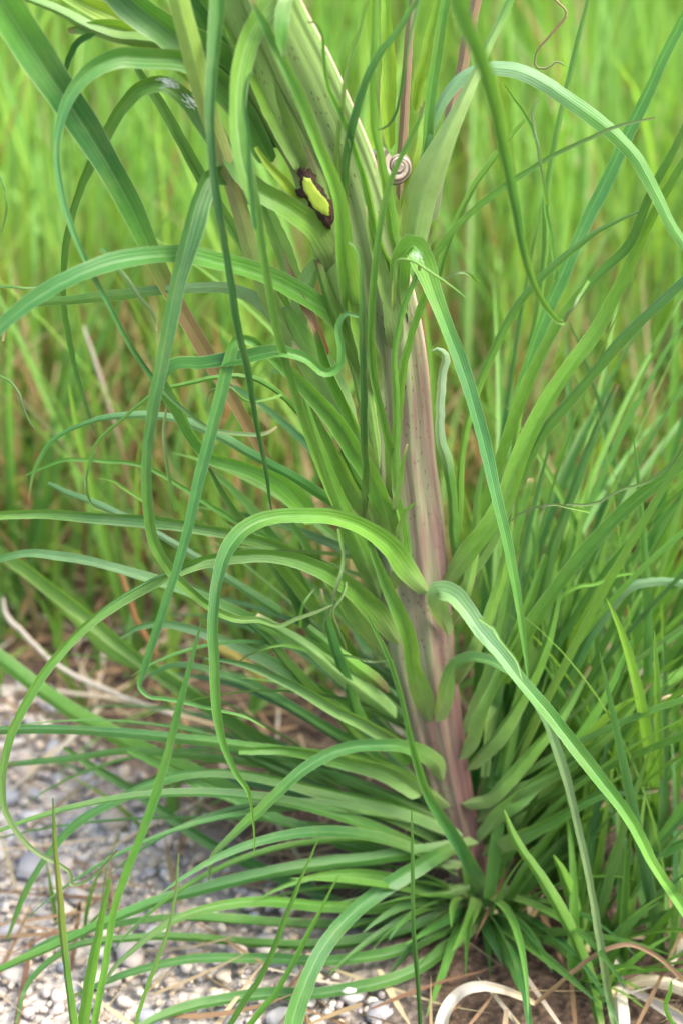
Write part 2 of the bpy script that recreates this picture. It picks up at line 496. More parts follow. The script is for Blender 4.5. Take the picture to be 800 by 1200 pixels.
def build_stones():
    meshes = []
    for i in range(14):
        V, F = stone_shape(ICO2, i)
        me = mesh("pebble", V, F, col=np.ones((len(V), 3)))
        me.materials.append(M_PEBBLE); meshes.append(me)
    n = 0; tries = 0; placed = []
    while n < 300 and tries < 9000:
        tries += 1
        x = random.uniform(-0.33, 0.06); y = random.uniform(-0.17, 0.34)
        if not gravel_here(x, y): continue
        r = 0.0036 + 0.0078 * random.random() ** 2.2
        if any((x - a) ** 2 + (y - b) ** 2 < (0.82 * (r + c)) ** 2 for a, b, c in placed): continue
        placed.append((x, y, r))
        o = bpy.data.objects.new("pebble", random.choice(meshes)); COL.objects.link(o); o.parent = ground
        o.location = (x, y, r * 0.18 - 0.001); o.scale = (r, r, r)
        o.rotation_euler = (random.uniform(-.3, .3), random.uniform(-.3, .3), random.uniform(0, 6.28))
        n += 1
    Vs, Fs, Cs, off = [], [], [], 0
    cs = [(1, .95, .85), (.6, .6, .63), (1.12, 1.08, 1.0), (.75, .65, .52), (.45, .45, .5), (1.1, .95, .8)]
    for i in range(9000):
        x = random.uniform(-0.6, 0.1); y = random.uniform(-0.3, 0.42)
        if not gravel_here(x, y): continue
        V, F = ICO1
        r = random.uniform(0.0013, 0.0040)
        V = V * (1 + rng.uniform(-.25, .25, (len(V), 1))) * np.array([1, random.uniform(.6, 1), random.uniform(.5, .8)])
        a = random.uniform(0, 6.28); c, s = math.cos(a), math.sin(a)
        V = np.stack([V[:, 0] * c - V[:, 1] * s, V[:, 0] * s + V[:, 1] * c, V[:, 2]], -1) * r + (x, y, r * 0.3 - 0.001)
        Vs.append(V); Fs.append(F + off); off += len(V)
        Cs.append(np.repeat([np.array(random.choice(cs)) * random.uniform(.8, 1.15)], len(V), 0))
    me = mesh("gravel", np.concatenate(Vs), np.concatenate(Fs), col=np.concatenate(Cs))
    k = M_PEBBLE
    link("gravel", me, k, ground, kind='stuff')
build_stones()

# ------------------------------------------------------------------ masses of grass and litter (joined)
def blades(x, y, z, h, w, az, lean, bend, colb, colt, seg=6):
    """many blades at once: all arguments are arrays"""
    n = len(x); t = np.linspace(0, 1, seg + 1)[None]
    ang = lean[:, None] + bend[:, None] * t ** 1.3
    ds = h[:, None] / seg
    r = np.cumsum(np.sin(ang) * ds, 1); r = np.concatenate([np.zeros((n, 1)), r[:, :-1]], 1)
    zz = np.cumsum(np.cos(ang) * ds, 1); zz = np.concatenate([np.zeros((n, 1)), zz[:, :-1]], 1)
    cx = x[:, None] + r * np.cos(az)[:, None]; cy = y[:, None] + r * np.sin(az)[:, None]
    cz = np.maximum(z[:, None] + zz, 0.003)
    wd = rng.uniform(0, 6.28, n)[:, None] + rng.uniform(-1.2, 1.2, (n, 1)) * t
    hw = w[:, None] / 2 * np.clip((1 - t) ** 0.55 * 1.15, 0.02, 1) * np.minimum(1, 0.6 + 2 * t)
    dx, dy = np.cos(wd) * hw, np.sin(wd) * hw
    kx, ky = -np.sin(wd) * hw * .35, np.cos(wd) * hw * .35
    V = np.stack([np.stack([cx - dx, cy - dy, cz], -1), np.stack([cx + kx, cy + ky, cz], -1), np.stack([cx + dx, cy + dy, cz], -1)], 2)   # n, s, 3, 3
    m = (seg + 1) * 3
    F = grid_faces(seg + 1, 3)[None] + (np.arange(n) * m)[:, None, None]
    uv = np.stack(np.broadcast_arrays(np.array([0.02, .5, .98])[None, None], (t * h[:, None] * 3)[..., None] + np.arange(n)[:, None, None] * .37), -1)
    c = colb[:, None] * (1 - t[..., None]) + colt[:, None] * t[..., None]
    c = np.repeat(c[:, :, None], 3, 2)
    return V.reshape(-1, 3), F.reshape(-1, 4), uv.reshape(-1, 2), c.reshape(-1, 3)

def build_meadow():
    P = []
    def scatter(n, y0, y1, wide0, wide1, hlo, hhi, wlo, whi, leanmax, bendmax, deadf, pw=1.0):
        y = y0 + (y1 - y0) * rng.random(n) ** pw
        wd = wide0 + (wide1 - wide0) * (y - y0) / (y1 - y0)
        x = rng.uniform(-1, 1, n) * wd
        clump = np.array([mnoise.noise(Vector((a * 5, b * 5, 1))) for a, b in zip(x, y)])
        keep = rng.random(n) < 0.72 + 0.9 * clump
        x, y, clump = x[keep], y[keep], clump[keep]; n = len(x)
        h = rng.uniform(hlo, hhi, n) * (1 + 0.3 * clump)
        w = rng.uniform(wlo, whi, n)
        lean = np.abs(rng.normal(0, leanmax, n)); bend = np.abs(rng.normal(0, bendmax, n))
        a = np.array([(0.215, 0.455, 0.060), (0.170, 0.405, 0.075), (0.275, 0.490, 0.065), (0.235, 0.465, 0.110)])
        ct = a[rng.integers(0, 4, n)] * rng.uniform(.85, 1.2, (n, 1))
        cb = ct * 0.9 + np.array([0.03, 0.0, 0.0])
        dead = rng.random(n) < deadf
        dc = np.array([(0.42, 0.28, 0.13), (0.34, 0.16, 0.07), (0.5, 0.40, 0.26)])[rng.integers(0, 3, n)]
        ct[dead] = dc[dead]; cb[dead] = dc[dead] * 0.8
        P.append(blades(x, y, np.zeros(n), h, w, rng.uniform(0, 6.28, n), lean, bend, cb, ct))
    scatter(3400, 0.55, 1.3, 0.75, 1.0, 0.22, 0.50, 0.004, 0.009, .16, .5, .10)
    scatter(9500, 1.2, 2.6, 0.9, 1.5, 0.40, 0.72, 0.003, 0.008, .13, .45, .04)
    scatter(9500, 2.4, 6.0, 1.4, 3.2, 0.45, 0.80, 0.005, 0.010, .12, .4, .015, 1.3)
    scatter(5000, 5.5, 14.0, 3.2, 7.5, 0.55, 0.85, 0.012, 0.022, .12, .4, .0)
    Vs, Fs, Us, Cs = [], [], [], []; off = 0
    for V, F, U, C in P:
        Vs.append(V); Fs.append(F + off); Us.append(U); Cs.append(C); off += len(V)
    me = mesh("meadow", np.concatenate(Vs), np.concatenate(Fs), np.concatenate(Us), np.concatenate(Cs))
    link("meadow_grass", me, M_GRASS, label="blurred mass of tall bright green meadow grass filling the background", cat="grass", kind='stuff')
build_meadow()

def build_undergrowth():
    """short grass and weeds at the meadow edge and scattered in the gravel"""
    n = 3600
    x = rng.uniform(-0.6, 0.6, n); y = 0.18 + 0.54 * rng.random(n)
    keep = (x > -0.02) | (y > 0.31 + 0.04 * np.sin(x * 30)) | (rng.random(n) < 0.14)
    x, y = x[keep], y[keep]; n = len(x)
    h = rng.uniform(.05, .24, n) * np.clip(0.5 + (y - 0.2) * 1.6, .4, 1.2)
    ct = np.array([(0.14, 0.30, 0.04), (0.10, 0.25, 0.045), (0.20, 0.34, 0.045), (0.36, 0.25, 0.12)])[rng.choice(4, n, p=[.36, .30, .2, .14])] * rng.uniform(.8, 1.2, (n, 1))
    V, F, U, C = blades(x, y, np.zeros(n), h, rng.uniform(.003, .008, n), rng.uniform(0, 6.28, n), np.abs(rng.normal(0, .4, n)), np.abs(rng.normal(0, .9, n)), ct * .8, ct, 5)
    me = mesh("undergrowth", V, F, U, C)
    link("short_grass", me, M_GRASS, label="short mixed grass at the edge of the gravel behind the plant", cat="grass", kind='stuff')
    n = 1700
    x = -0.6 + 0.95 * rng.random(n) ** 1.9; y = rng.uniform(0.36, 0.85, n)
    cc = np.array([(0.26, 0.12, 0.055), (0.34, 0.19, 0.09), (0.22, 0.085, 0.040), (0.36, 0.26, 0.14)])[rng.choice(4, n)] * rng.uniform(.7, 1.2, (n, 1))
    V, F, U, C = blades(x, y, np.zeros(n), rng.uniform(.06, .26, n), rng.uniform(.002, .005, n), rng.uniform(0, 6.28, n), np.abs(rng.normal(0, .35, n)), np.abs(rng.normal(0, .5, n)), cc, cc, 5)
    link("dead_stems", mesh("dead_stems", V, F, U, C), M_DRY, label="brown dead stems standing among the grass behind the gravel", cat="dead stems", kind='stuff')
    # dry litter
    n = 3600
    x = rng.uniform(-0.55, 0.5, n); y = rng.uniform(-0.22, 0.75, n)
    keep = (x > 0.02 - np.maximum(0, y + .04) * .9 + 0.1 * (rng.random(n) - .5)) | (y > 0.20 + .1 * rng.random(n)) | (rng.random(n) < 0.42)
    keep &= ~((x > 0.02) & (y < 0.12) & (rng.random(n) < 0.6))
    x, y = x[keep], y[keep]; n = len(x)
    cc = np.array([(0.30, 0.19, 0.10), (0.46, 0.36, 0.22), (0.20, 0.11, 0.06), (0.55, 0.47, 0.36)])[rng.choice(4, n, p=[.4, .25, .25, .1])] * rng.uniform(.7, 1.2, (n, 1))
    V, F, U, C = blades(x, y, rng.uniform(.001, .012, n), rng.uniform(.03, .12, n), rng.uniform(.0015, .005, n), rng.uniform(0, 6.28, n),
                        rng.uniform(1.3, 1.75, n), rng.normal(0, .3, n), cc, cc, 4)
    me = mesh("litter", V, F, U, C)
    link("dry_litter", me, M_DRY, label="brown dead grass scraps lying on the soil under the plant", cat="litter", kind='stuff')
build_undergrowth()

# ------------------------------------------------------------------ the fasciated plant
base = at(558, 1062, 0.0, -1); base[2] = 0.0
plant = empty("salsify_plant", base, "tall green plant with thick flat purple streaked stem and long curling strap leaves", "plant")
ORG = np.array(base)

def flat_stem(name, left, right, ys_px, ycm, flat, nrib, col_fn, purple_fn, mat, parent, n=70, m=64):
    """stem between two traced outlines, flattened, with ribs running along it"""
    L = np.asarray(left, float); Rr = np.asarray(right, float)
    q = np.linspace(ys_px[0], ys_px[1], n)
    lx = np.interp(q, L[:, 1], L[:, 0]); rx = np.interp(q, Rr[:, 1], Rr[:, 0])
    for _ in range(2):
        lx[1:-1] = (lx[:-2] + 2 * lx[1:-1] + lx[2:]) / 4; rx[1:-1] = (rx[:-2] + 2 * rx[1:-1] + rx[2:]) / 4
    yc = np.interp(q, [a for a, b in ycm], [b for a, b in ycm]) / 100
    C = np.array([at((lx[i] + rx[i]) / 2, q[i], yc[i], -0.02) for i in range(n)])
    T = nz(np.gradient(C, axis=0))
    dep = (C - CAM) @ FWD
    side = nz(np.cross(T, np.array([0, 1.0, 0]) + 0 * T)); side *= np.sign(side[:, :1])
    dpt = nz(np.cross(side, T)); dpt *= np.sign(dpt[:, 1:2])
    # horizontal run between outlines -> width square to the axis
    lean = np.abs(side[:, 0])
    hw = (rx - lx) / 2 * dep / FPX * lean
    th = np.linspace(0, 2 * np.pi, m, endpoint=False)
    ph = rng.uniform(0, 6)
    V = np.zeros((n, m, 3)); cols = np.zeros((n, m, 3)); pur = np.zeros((n, m))
    Ln = np.concatenate([[0], np.cumsum(np.linalg.norm(np.diff(C, axis=0), axis=1))])
    for i in range(n):
        cx = np.sign(np.cos(th)) * np.abs(np.cos(th)) ** 0.85; cy = np.sin(th)
        rib = 1 + 0.13 * np.sin(nrib * th + ph + 0.4 * math.sin(i * .13)) * np.abs(cy) + 0.08 * np.sin((nrib * 2 + 1) * th + i * .05)
        d = flat[0] + (flat[1] - flat[0]) * i / (n - 1)
        V[i] = C[i] + side[i] * (cx * hw[i])[:, None] + dpt[i] * (cy * rib * hw[i] * d)[:, None]
        f = i / (n - 1)
        cols[i] = col_fn(f, th); pur[i] = purple_fn(f, th)
    uv = np.stack(np.broadcast_arrays((th / (2 * np.pi))[None], Ln[:, None] * 2.2), -1).reshape(-1, 2)
    me = mesh(name, V.reshape(-1, 3) - ORG, grid_faces(n, m, True), uv, cols.reshape(-1, 3))
    a = me.attributes.new("Purple", 'FLOAT', 'POINT'); a.data.foreach_set("value", pur.ravel().astype(np.float32))
    return link(name, me, mat, parent)

def c3(name): return np.array(PAL[name])
flat_stem("stem", [(p[0], p[1]) for p in L_EDGE], R_EDGE, (-70, 1078), [(-70, -4), (200, -1.0), (500, 0.6), (1078, 0.6)], (0.22, 0.62), 7,
          lambda f, th: (lambda e: np.outer(1 - e, GRN * (1 - min(1, f * 2.0)) + CRM * min(1, f * 2.0)) + np.outer(e, (0.40, 0.27, 0.22)))((np.cos(th) > .955) * (0.9 if f < .45 else 0.25)),
          lambda f, th: np.clip(np.clip((f - 0.27) * 5, 0.16, 1.0) * (0.60 + 0.42 * np.cos(th)) + 2.6 * np.clip(f - .68, 0, 1), 0, 1.5), M_STEM, plant)
shoot = flat_stem("side_shoot", [(235, -40), (252, 0), (290, 117), (340, 195), (365, 290), (385, 360), (410, 430), (430, 520), (446, 600)],
          [(290, -40), (312, 0), (345, 100), (380, 190), (405, 280), (420, 380), (438, 460), (446, 520), (456, 600)], (-40, 600),
          [(-40, -3), (200, -1.2), (600, 0.2)], (0.22, 0.5), 5,
          lambda f, th: np.outer(np.ones(len(th)), GRN * (0.80 + .15 * f)),
          lambda f, th: np.full(len(th), 0.62 * math.exp(-((f - 0.36) / 0.05) ** 2)), M_STEM, plant, 60, 40)

def plate(name, outline, Y, thick, mat, parent, jag=0.0, grow=1.0):
    """a solid lump with a traced outline, domed a little, standing out from the stem"""
    O = np.asarray(outline, float); O = O.mean(0) + (O - O.mean(0)) * grow
    n = len(O); k = 4
    idx = np.linspace(0, n, n * k, endpoint=False)
    Q = np.stack([np.interp(idx, np.arange(n + 1), np.append(O[:, j], O[0, j])) for j in range(2)], -1)
    Q += rng.normal(0, jag, Q.shape)
    c = Q.mean(0)
    rings = [(1.0, thick), (0.97, 0.0), (0.7, -thick * 0.5), (0.35, -thick * 0.7), (0.02, -thick * 0.75)]
    V = np.concatenate([[at(*(c + (p - c) * s), Y + d) for p in Q] for s, d in rings])
    return link(name, mesh(name, V - ORG, grid_faces(len(rings), len(Q), True), smooth=thick > 0.001), mat, parent)

def off4(pts): return [(330 + x / 4, 160 + y / 4) for x, y in pts]
plate("wound_rim", off4([(88, 143), (105, 165), (130, 158), (160, 185), (165, 220), (192, 245), (205, 280), (232, 310), (236, 372), (222, 420), (195, 402),
                         (165, 362), (135, 328), (120, 290), (80, 278), (73, 252), (95, 245), (84, 190)]), -0.0245, 0.006, M_RIM, shoot, 0.9, 1.12)
plate("wound_flesh", off4([(105, 190), (135, 195), (150, 225), (165, 245), (185, 270), (205, 290), (222, 320), (222, 370), (190, 365), (150, 330),
                           (125, 290), (105, 250), (96, 215)]), -0.0290, 0.0003, M_FLESH, shoot, 0.5)

def T(pts, ys, cols=('mid',), **k):
    return traced(plant, pts, ys, cols, **k)

# --- upper left, shade partly painted in with the dark green
T([(318, 545, 10), (245, 420, 19), (185, 315, 21), (150, 240, 29), (105, 160, 36), (55, 85, 42), (5, 5, 50), (-40, -70, 54)], (0.5, -1, -2, -3, -4, -6), ('brown', 'brown', 'brown', 'mid', 'dark', 'dark', 'mid', 'mid'), roll=8, fold=0.55)
T([(318, 190, 24), (285, 130, 30), (255, 95, 32), (225, 73, 26), (170, 67, 25), (140, 66, 24), (105, 83, 20), (82, 112, 14), (69, 150, 10), (66, 185, 8), (73, 232, 8), (95, 295, 7), (125, 355, 6), (160, 420, 6), (180, 447, 6),
   (222, 487, 5), (245, 503, 5), (280, 509, 5), (315, 507, 4), (325, 500, 2)], (-1, -3, -5, -7, -6, -4), ('mid', 'mid', 'blue', 'blue', 'dark', 'olive'), roll=14, fold=0.52)
T([(250, 85, 20), (215, 60, 22), (175, 48, 20), (140, 45, 18), (110, 36, 17), (70, 16, 14), (30, 0, 12), (-10, -12, 8)], (-1, -1, -2), ('bright', 'pale', 'mid'), roll=20)
T([(215, 60, 20), (180, 42, 26), (140, 22, 26), (95, 0, 20), (60, -18, 14)], (1, 1, 0), ('lime', 'lime', 'bright'), roll=10)
T([(330, 170, 34), (290, 105, 46), (250, 68, 46), (205, 40, 42), (165, 8, 38), (130, -25, 34)], (-0.5, -1.5, -2.5), ('dark', 'mid', 'dark'), roll=16, fold=0.58)
T([(310, 120, 30), (275, 60, 44), (245, 15, 44), (215, -30, 36)], (0.5, 0.5, 0), ('mid', 'dark'), roll=25)
T([(345, 140, 30), (315, 70, 44), (290, 15, 44), (270, -40, 36)], (-1.2, -2.0, -2.5), ('mid', 'mid'), roll=-18)
# pale thick stalk coming down across the fan
T([(388, 468, 30), (362, 425, 30), (335, 385, 26), (312, 345, 22), (295, 300, 20), (278, 240, 22), (260, 180, 22), (240, 120, 24), (222, 50, 27), (203, -25, 28)], (-0.4, -0.8, -2.2, -4, -5, -6), ((0.17, 0.31, 0.07), (0.20, 0.33, 0.08), (0.25, 0.26, 0.10), (0.22, 0.34, 0.065), (0.20, 0.34, 0.06)), roll=6, fold=-0.6, name='stalk', amp=3, ripple=0.02)
T([(300, 222, 20), (265, 178, 22), (245, 148, 24), (215, 112, 22), (190, 97, 20), (165, 103, 18), (140, 128, 16), (122, 160, 14), (102, 200, 11), (84, 250, 9), (75, 300, 8), (74, 360, 7), (90, 440, 6), (112, 512, 3)], (-1, -2, -2, -1, 1, 3), ('dark', 'mid', 'mid', 'mid', 'blue'), roll=20, fold=0.55)
T([(352, 395, 16), (325, 340, 15), (295, 300, 14), (270, 262, 14), (240, 215, 14), (215, 170, 14), (190, 125, 13), (163, 83, 9), (150, 60, 4)], (0, 1, 1.5, 1.5), ('bright', 'mid', 'mid'), roll=12, fold=0.5)
T([(112, 40, 9), (92, 47, 9), (80, 65, 8), (76, 95, 5), (79, 112, 3)], (-1.5, -1), ('dark',))
T([(300, 240, 18), (275, 205, 22), (248, 205, 22), (232, 235, 24), (225, 260, 24), (217, 292, 22), (205, 340, 19), (197, 378, 18), (187, 430, 16), (177, 490, 14), (172, 540, 13), (174, 600, 13), (182, 640, 13), (200, 670, 12), (222, 692, 11),
   (247, 712, 10), (280, 726, 9), (305, 727, 8), (328, 734, 6), (350, 725, 5), (370, 718, 4), (390, 709, 2)], (-1.5, -5, -7, -8, -8, -6, -4), ('mid', 'blue', 'blue', 'blue', 'mid', 'mid', 'olive'), roll=18, fold=0.58)
T([(425, 395, 22), (390, 369, 22), (350, 345, 23), (320, 330, 23), (285, 318, 22), (250, 308, 20), (215, 302, 22), (190, 302, 21), (130, 310, 21), (75, 332, 20), (30, 360, 18), (0, 385, 16), (-30, 420, 12)], (-0.5, -3, -6, -8, -9), ('mid', 'mid', 'blue', 'blue'), roll=-24, fold=0.52)
T([(362, 425, 16), (340, 395, 18), (320, 370, 18), (290, 347, 15), (262, 338, 13), (230, 338, 12), (200, 340, 11), (150, 345, 12), (80, 352, 10), (30, 359, 8), (8, 375, 5), (4, 400, 3)], (0, -1, -2, -2, -1), ('mid', 'silver', 'silver', 'mid', 'mid', 'blue'), roll=20, fold=-0.3)
T([(258, -25, 19), (255, 30, 18), (250, 80, 14), (247, 130, 11), (250, 190, 10), (258, 250, 10), (268, 310, 9), (279, 380, 9), (290, 430, 8), (303, 500, 6), (312, 550, 5), (319, 600, 2)], (-4, -6.5, -7.5, -7, -5), ('mid', 'dark', 'dark', 'dark'), roll=-28, fold=0.5)
T([(345, -30, 18), (318, 0, 22), (292, 45, 24), (282, 80, 24), (278, 130, 22), (283, 180, 23), (293, 220, 17), (302, 250, 12), (308, 290, 10), (318, 350, 10), (330, 405, 10), (340, 440, 10), (352, 480, 10), (365, 520, 10), (378, 560, 7), (390, 592, 3)], (-3, -6, -8, -7, -5, -3), ('mid', 'bright', 'mid', 'mid', 'mid', 'bright'), roll=10, fold=0.52)
T([(300, 270, 6), (294, 220, 7), (290, 160, 6), (288, 110, 5), (293, 88, 4), (297, 84, 2)], (-8.5, -9, -9), ('blue',), roll=5)
T([(428, 410, 18), (414, 352, 27), (405, 295, 24), (398, 232, 16), (374, 170, 14), (350, 110, 14), (326, 60, 12), (306, 20, 9), (294, -5, 6)], (-1, -3, -4, -5, -5), ('pale', 'bright', 'bright', 'mid', 'mid'), roll=12, fold=0.55)
T([(404, 290, 8), (395, 245, 9), (383, 200, 9), (370, 158, 8), (353, 112, 7), (335, 68, 4)], (-2, -3, -3), ('bright', 'lime'), roll=20)
T([(398, 318, 26), (370, 268, 30), (335, 241, 27), (300, 221, 24), (270, 190, 18), (255, 150, 10)], (-2, -3, -3.5, -3.5), ('pale', 'bright', 'mid', 'dark'), roll=-20, fold=0.52)
T([(362, 262, 8), (348, 234, 11), (335, 214, 11), (318, 196, 9), (300, 172, 5)], (-1.6, -2.4, -2.6), ('lime',), roll=5)
T([(352, 345, 22), (340, 305, 22), (328, 280, 22), (314, 245, 16), (300, 210, 8)], (0.2, 0, 0), ('pale', 'pale', 'mid'), roll=15)
T([(384, 416, 10), (371, 387, 13), (352, 347, 11), (336, 305, 7), (326, 280, 3)], (-1.4, -1.4, -1.2), ('red', 'pink', 'pink', 'pale'), roll=10)
T([(345, -20, 18), (330, 20, 17), (329, 45, 13), (331, 66, 3)], (-5, -5.5, -5.5), ('mid',), roll=15)
# --- along the upper stem
T([(478, 362, 9), (465, 328, 10), (450, 296, 10), (440, 268, 10), (434, 232, 10), (424, 192, 9), (412, 160, 9), (403, 138, 9), (396, 124, 8), (388, 108, 6), (383, 88, 5), (380, 60, 5), (376, 34, 4), (368, 26, 3), (360, 26, 1.5)], (-1, -2.4, -2.8, -3, -3.5), ('mid', 'bright', 'bright', 'bright', 'mid'), roll=14)
T([(389, 250, 6), (393, 225, 6), (396, 175, 6), (402, 120, 6), (410, 75, 5), (422, 28, 5), (433, -10, 4)], (-2.2, -3.2, -3.6), ('bright', 'pale', 'bright'), roll=10)
T([(400, 275, 10), (402, 240, 10), (405, 185, 10), (415, 140, 10), (425, 108, 10), (437, 78, 9), (465, 38, 8), (492, -5, 7)], (-2, -3, -3.6, -3.4), ('mid', 'blue', 'mid'), roll=14)
T([(478, 378, 9), (470, 340, 11), (463, 290, 12), (455, 250, 13), (448, 205, 11), (442, 175, 10), (437, 140, 9), (435, 100, 8), (436, 50, 8), (438, -10, 7)], (-0.8, -2, -2.8, -3.2), ('pale', 'bright', 'bright', 'bright'), roll=16)
T([(462, 585, 16), (456, 528, 12), (446, 482, 10), (438, 440, 9), (435, 395, 9), (436, 350, 9), (440, 305, 9), (445, 265, 8), (451, 230, 8), (465, 190, 7), (480, 160, 6), (490, 140, 5), (497, 118, 2)], (-1.5, -3.2, -4.2, -4.5, -4.5), ('bright', 'mid', 'mid', 'mid', 'mid'), roll=-14)
T([(500, -40, 4), (490, 5, 4), (480, 50, 4), (470, 105, 4), (462, 135, 4), (452, 149, 3), (442, 152, 1.5)], (-3, -4.5, -4), ('mid', 'dark'), roll=0)
T([(488, 255, 10), (495, 195, 13), (502, 120, 13), (512, 50, 13), (523, -10, 12)], (0, 0.5, 1), ('mid', 'mid'), roll=-20)
T([(470, 245, 8), (479, 208, 15), (487, 168, 13), (494, 125, 5)], (-1.0, -0.8, 0), ('lime', 'lime', 'bright'), roll=12)
T([(481, 300, 26), (485, 270, 38), (491, 238, 42), (505, 200, 36), (524, 155, 24), (549, 100, 14), (573, 50, 11), (602, -10, 9)], (-0.5, -1.8, -2, -1, 0), ((0.19, 0.30, 0.09), (0.21, 0.31, 0.10), (0.20, 0.30, 0.09), 'mid'), roll=8, fold=-0.6, ripple=0.02)
T([(457, 175, 12), (455, 120, 19), (457, 70, 18), (453, 20, 12), (450, -25, 8)], (2.5, 3, 3), ('lime', 'lime', 'bright'), roll=6)
T([(486, 130, 10), (492, 95, 15), (500, 55, 13), (512, 5, 8), (518, -20, 5)], (2, 2, 2), ('lime', 'bright'), roll=12)
T([(533, -10, 20), (548, 32, 20), (565, 72, 19), (580, 122, 17), (592, 180, 15), (605, 240, 12), (615, 290, 10), (624, 325, 8), (640, 358, 7), (652, 374, 6), (659, 380, 5), (657, 374, 3)], (-19, -17, -13, -8, -5), ('mid', 'mid', 'blue', 'bright'), roll=-10, fold=0.55)
T([(492, 200, 9), (505, 145, 10), (518, 115, 12), (535, 93, 14), (565, 80, 15), (595, 80, 17), (630, 93, 17), (660, 113, 17), (690, 135, 17), (720, 158, 16), (745, 185, 15), (765, 220, 14), (785, 260, 12), (812, 300, 9)], (0, 1, 0, -1.5, -3), ('mid', 'silver', 'silver', 'mid', 'mid', 'mid'), roll=22, fold=-0.35)
T([(486, 335, 8), (510, 297, 8), (550, 250, 8), (580, 226, 8), (610, 205, 7), (645, 182, 6), (680, 165, 5), (730, 145, 4), (767, 138, 2)], (0.4, -1, -2.5), ('bright', 'mid', 'olive'), roll=10)
# hanging folded leaf in front, right of the stem
T([(470, 375, 14), (468, 330, 20), (472, 300, 24), (483, 287, 28), (496, 308, 27), (506, 335, 20), (521, 375, 17), (540, 425, 16), (557, 480, 15), (570, 530, 14), (583, 590, 13), (595, 640, 11), (606, 700, 9), (613, 750, 6), (618, 794, 2)], (-1.5, -3, -4.5, -6, -7), ('mid', 'bright', 'blue', 'blue', 'mid', 'mid'), roll=10, fold=0.4)
T([(460, 365, 6), (461, 330, 5), (466, 304, 5), (480, 305, 4), (500, 317, 4), (530, 337, 3), (546, 350, 1.5)], (-4, -5, -5), ('pale', 'bright'), roll=0)
T([(463, 625, 10), (464, 560, 11), (464, 500, 9), (464, 460, 8), (461, 415, 7), (467, 378, 7), (480, 340, 6), (492, 310, 4)], (-1.2, -2, -2.5, -2.5), ('pale', 'bright', 'mid'), roll=8)
T([(466, 560, 6), (467, 500, 8), (469, 460, 10), (476, 422, 11), (486, 385, 10), (498, 350, 9), (508, 315, 5)], (-1.3, -2, -2), ('pale', 'bright', 'bright'), roll=16)
T([(432, 622, 9), (428, 570, 9), (425, 520, 9), (424, 480, 9), (423, 400, 8), (422, 340, 7), (420, 300, 5), (415, 288, 4), (408, 284, 2)], (-2.5, -5, -6, -6), ('mid', 'dark', 'dark', 'mid'), roll=-25, fold=0.5)
# twisted leaf that ends in the S curl
T([(368, 612, 20), (347, 582, 27), (322, 560, 23), (282, 544, 16), (247, 532, 14), (228, 510, 14), (212, 478, 14), (198, 456, 13), (194, 442, 12), (205, 431, 13), (240, 428, 17), (290, 420, 17), (330, 413, 14), (360, 421, 12), (385, 438, 10), (398, 430, 9), (401, 410, 9),
   (397, 382, 8), (405, 368, 6), (420, 371, 3)], (-1, -3, -5, -6, -6, -5.5), ('bright', 'mid', 'mid', 'dark', 'mid', 'blue'), roll=24, amp=26, fold=0.52)
T([(463, 645, 18), (451, 598, 24), (436, 556, 23), (420, 532, 23), (395, 492, 21), (365, 460, 19), (340, 435, 15), (315, 412, 13), (296, 399, 12), (280, 398, 13), (268, 425, 16), (258, 465, 15), (245, 515, 14), (232, 565, 13), (220, 620, 12), (208, 660, 11), (187, 725, 10),
   (168, 785, 8), (163, 806, 6), (172, 816, 5), (195, 820, 5), (250, 832, 4), (290, 842, 3), (311, 853, 1.5)], (-1.2, -4, -6.5, -8, -9, -9), ('bright', 'mid', 'mid', 'blue', 'blue', 'blue', 'mid'), roll=12, fold=0.58)
T([(372, 512, 9), (347, 483, 8), (330, 465, 7), (305, 447, 7), (280, 441, 7), (242, 444, 6), (210, 451, 5), (190, 456, 5), (150, 485, 4), (112, 522, 4), (102, 550, 2)], (-0.5, -3, -4, -3), ('mid', 'mid', 'bright'), roll=10)
T([(410, 602, 14), (385, 585, 13), (350, 562, 12), (300, 535, 12), (255, 510, 11), (200, 490, 9), (150, 487, 8), (100, 497, 6), (65, 515, 5), (42, 548, 4), (34, 585, 2)], (0, -2, -3, -3), ('mid', 'blue', 'silver', 'blue', 'mid'), roll=20)
T([(330, 640, 8), (260, 600, 6), (215, 570, 6), (165, 545, 5), (115, 539, 5), (75, 540, 4), (30, 557, 2)], (0.5, 0, -1), ('mid', 'mid'), roll=5)
T([(175, 590, 4), (150, 575, 4), (130, 563, 3), (115, 560, 2)], (0, 0), ('bright',), roll=0)
T([(330, 720, 13), (270, 680, 11), (210, 640, 10), (170, 618, 9), (137, 602, 9), (110, 590, 9), (82, 580, 8), (56, 567, 5)], (1, 2, 3, 4), ('mid', 'silver', 'blue'), roll=15)
T([(452, 720, 20), (415, 690, 20), (375, 663, 19), (330, 641, 16), (280, 626, 14), (200, 612, 14), (100, 604, 13), (50, 602, 12), (0, 603, 11), (-50, 608, 8)], (0, -2, -3, -4), ('mid', 'mid', 'blue', 'bright'), roll=20, fold=0.58)
T([(440, 800, 18), (400, 775, 18), (360, 757, 16), (310, 735, 15), (260, 713, 14), (200, 689, 14), (165, 675, 13), (125, 663, 12), (75, 652, 12), (30, 649, 10), (0, 656, 8), (-30, 670, 5)], (0.5, -0.5, -1.5, -3), ('mid', 'mid', 'silver', 'blue'), roll=-22)
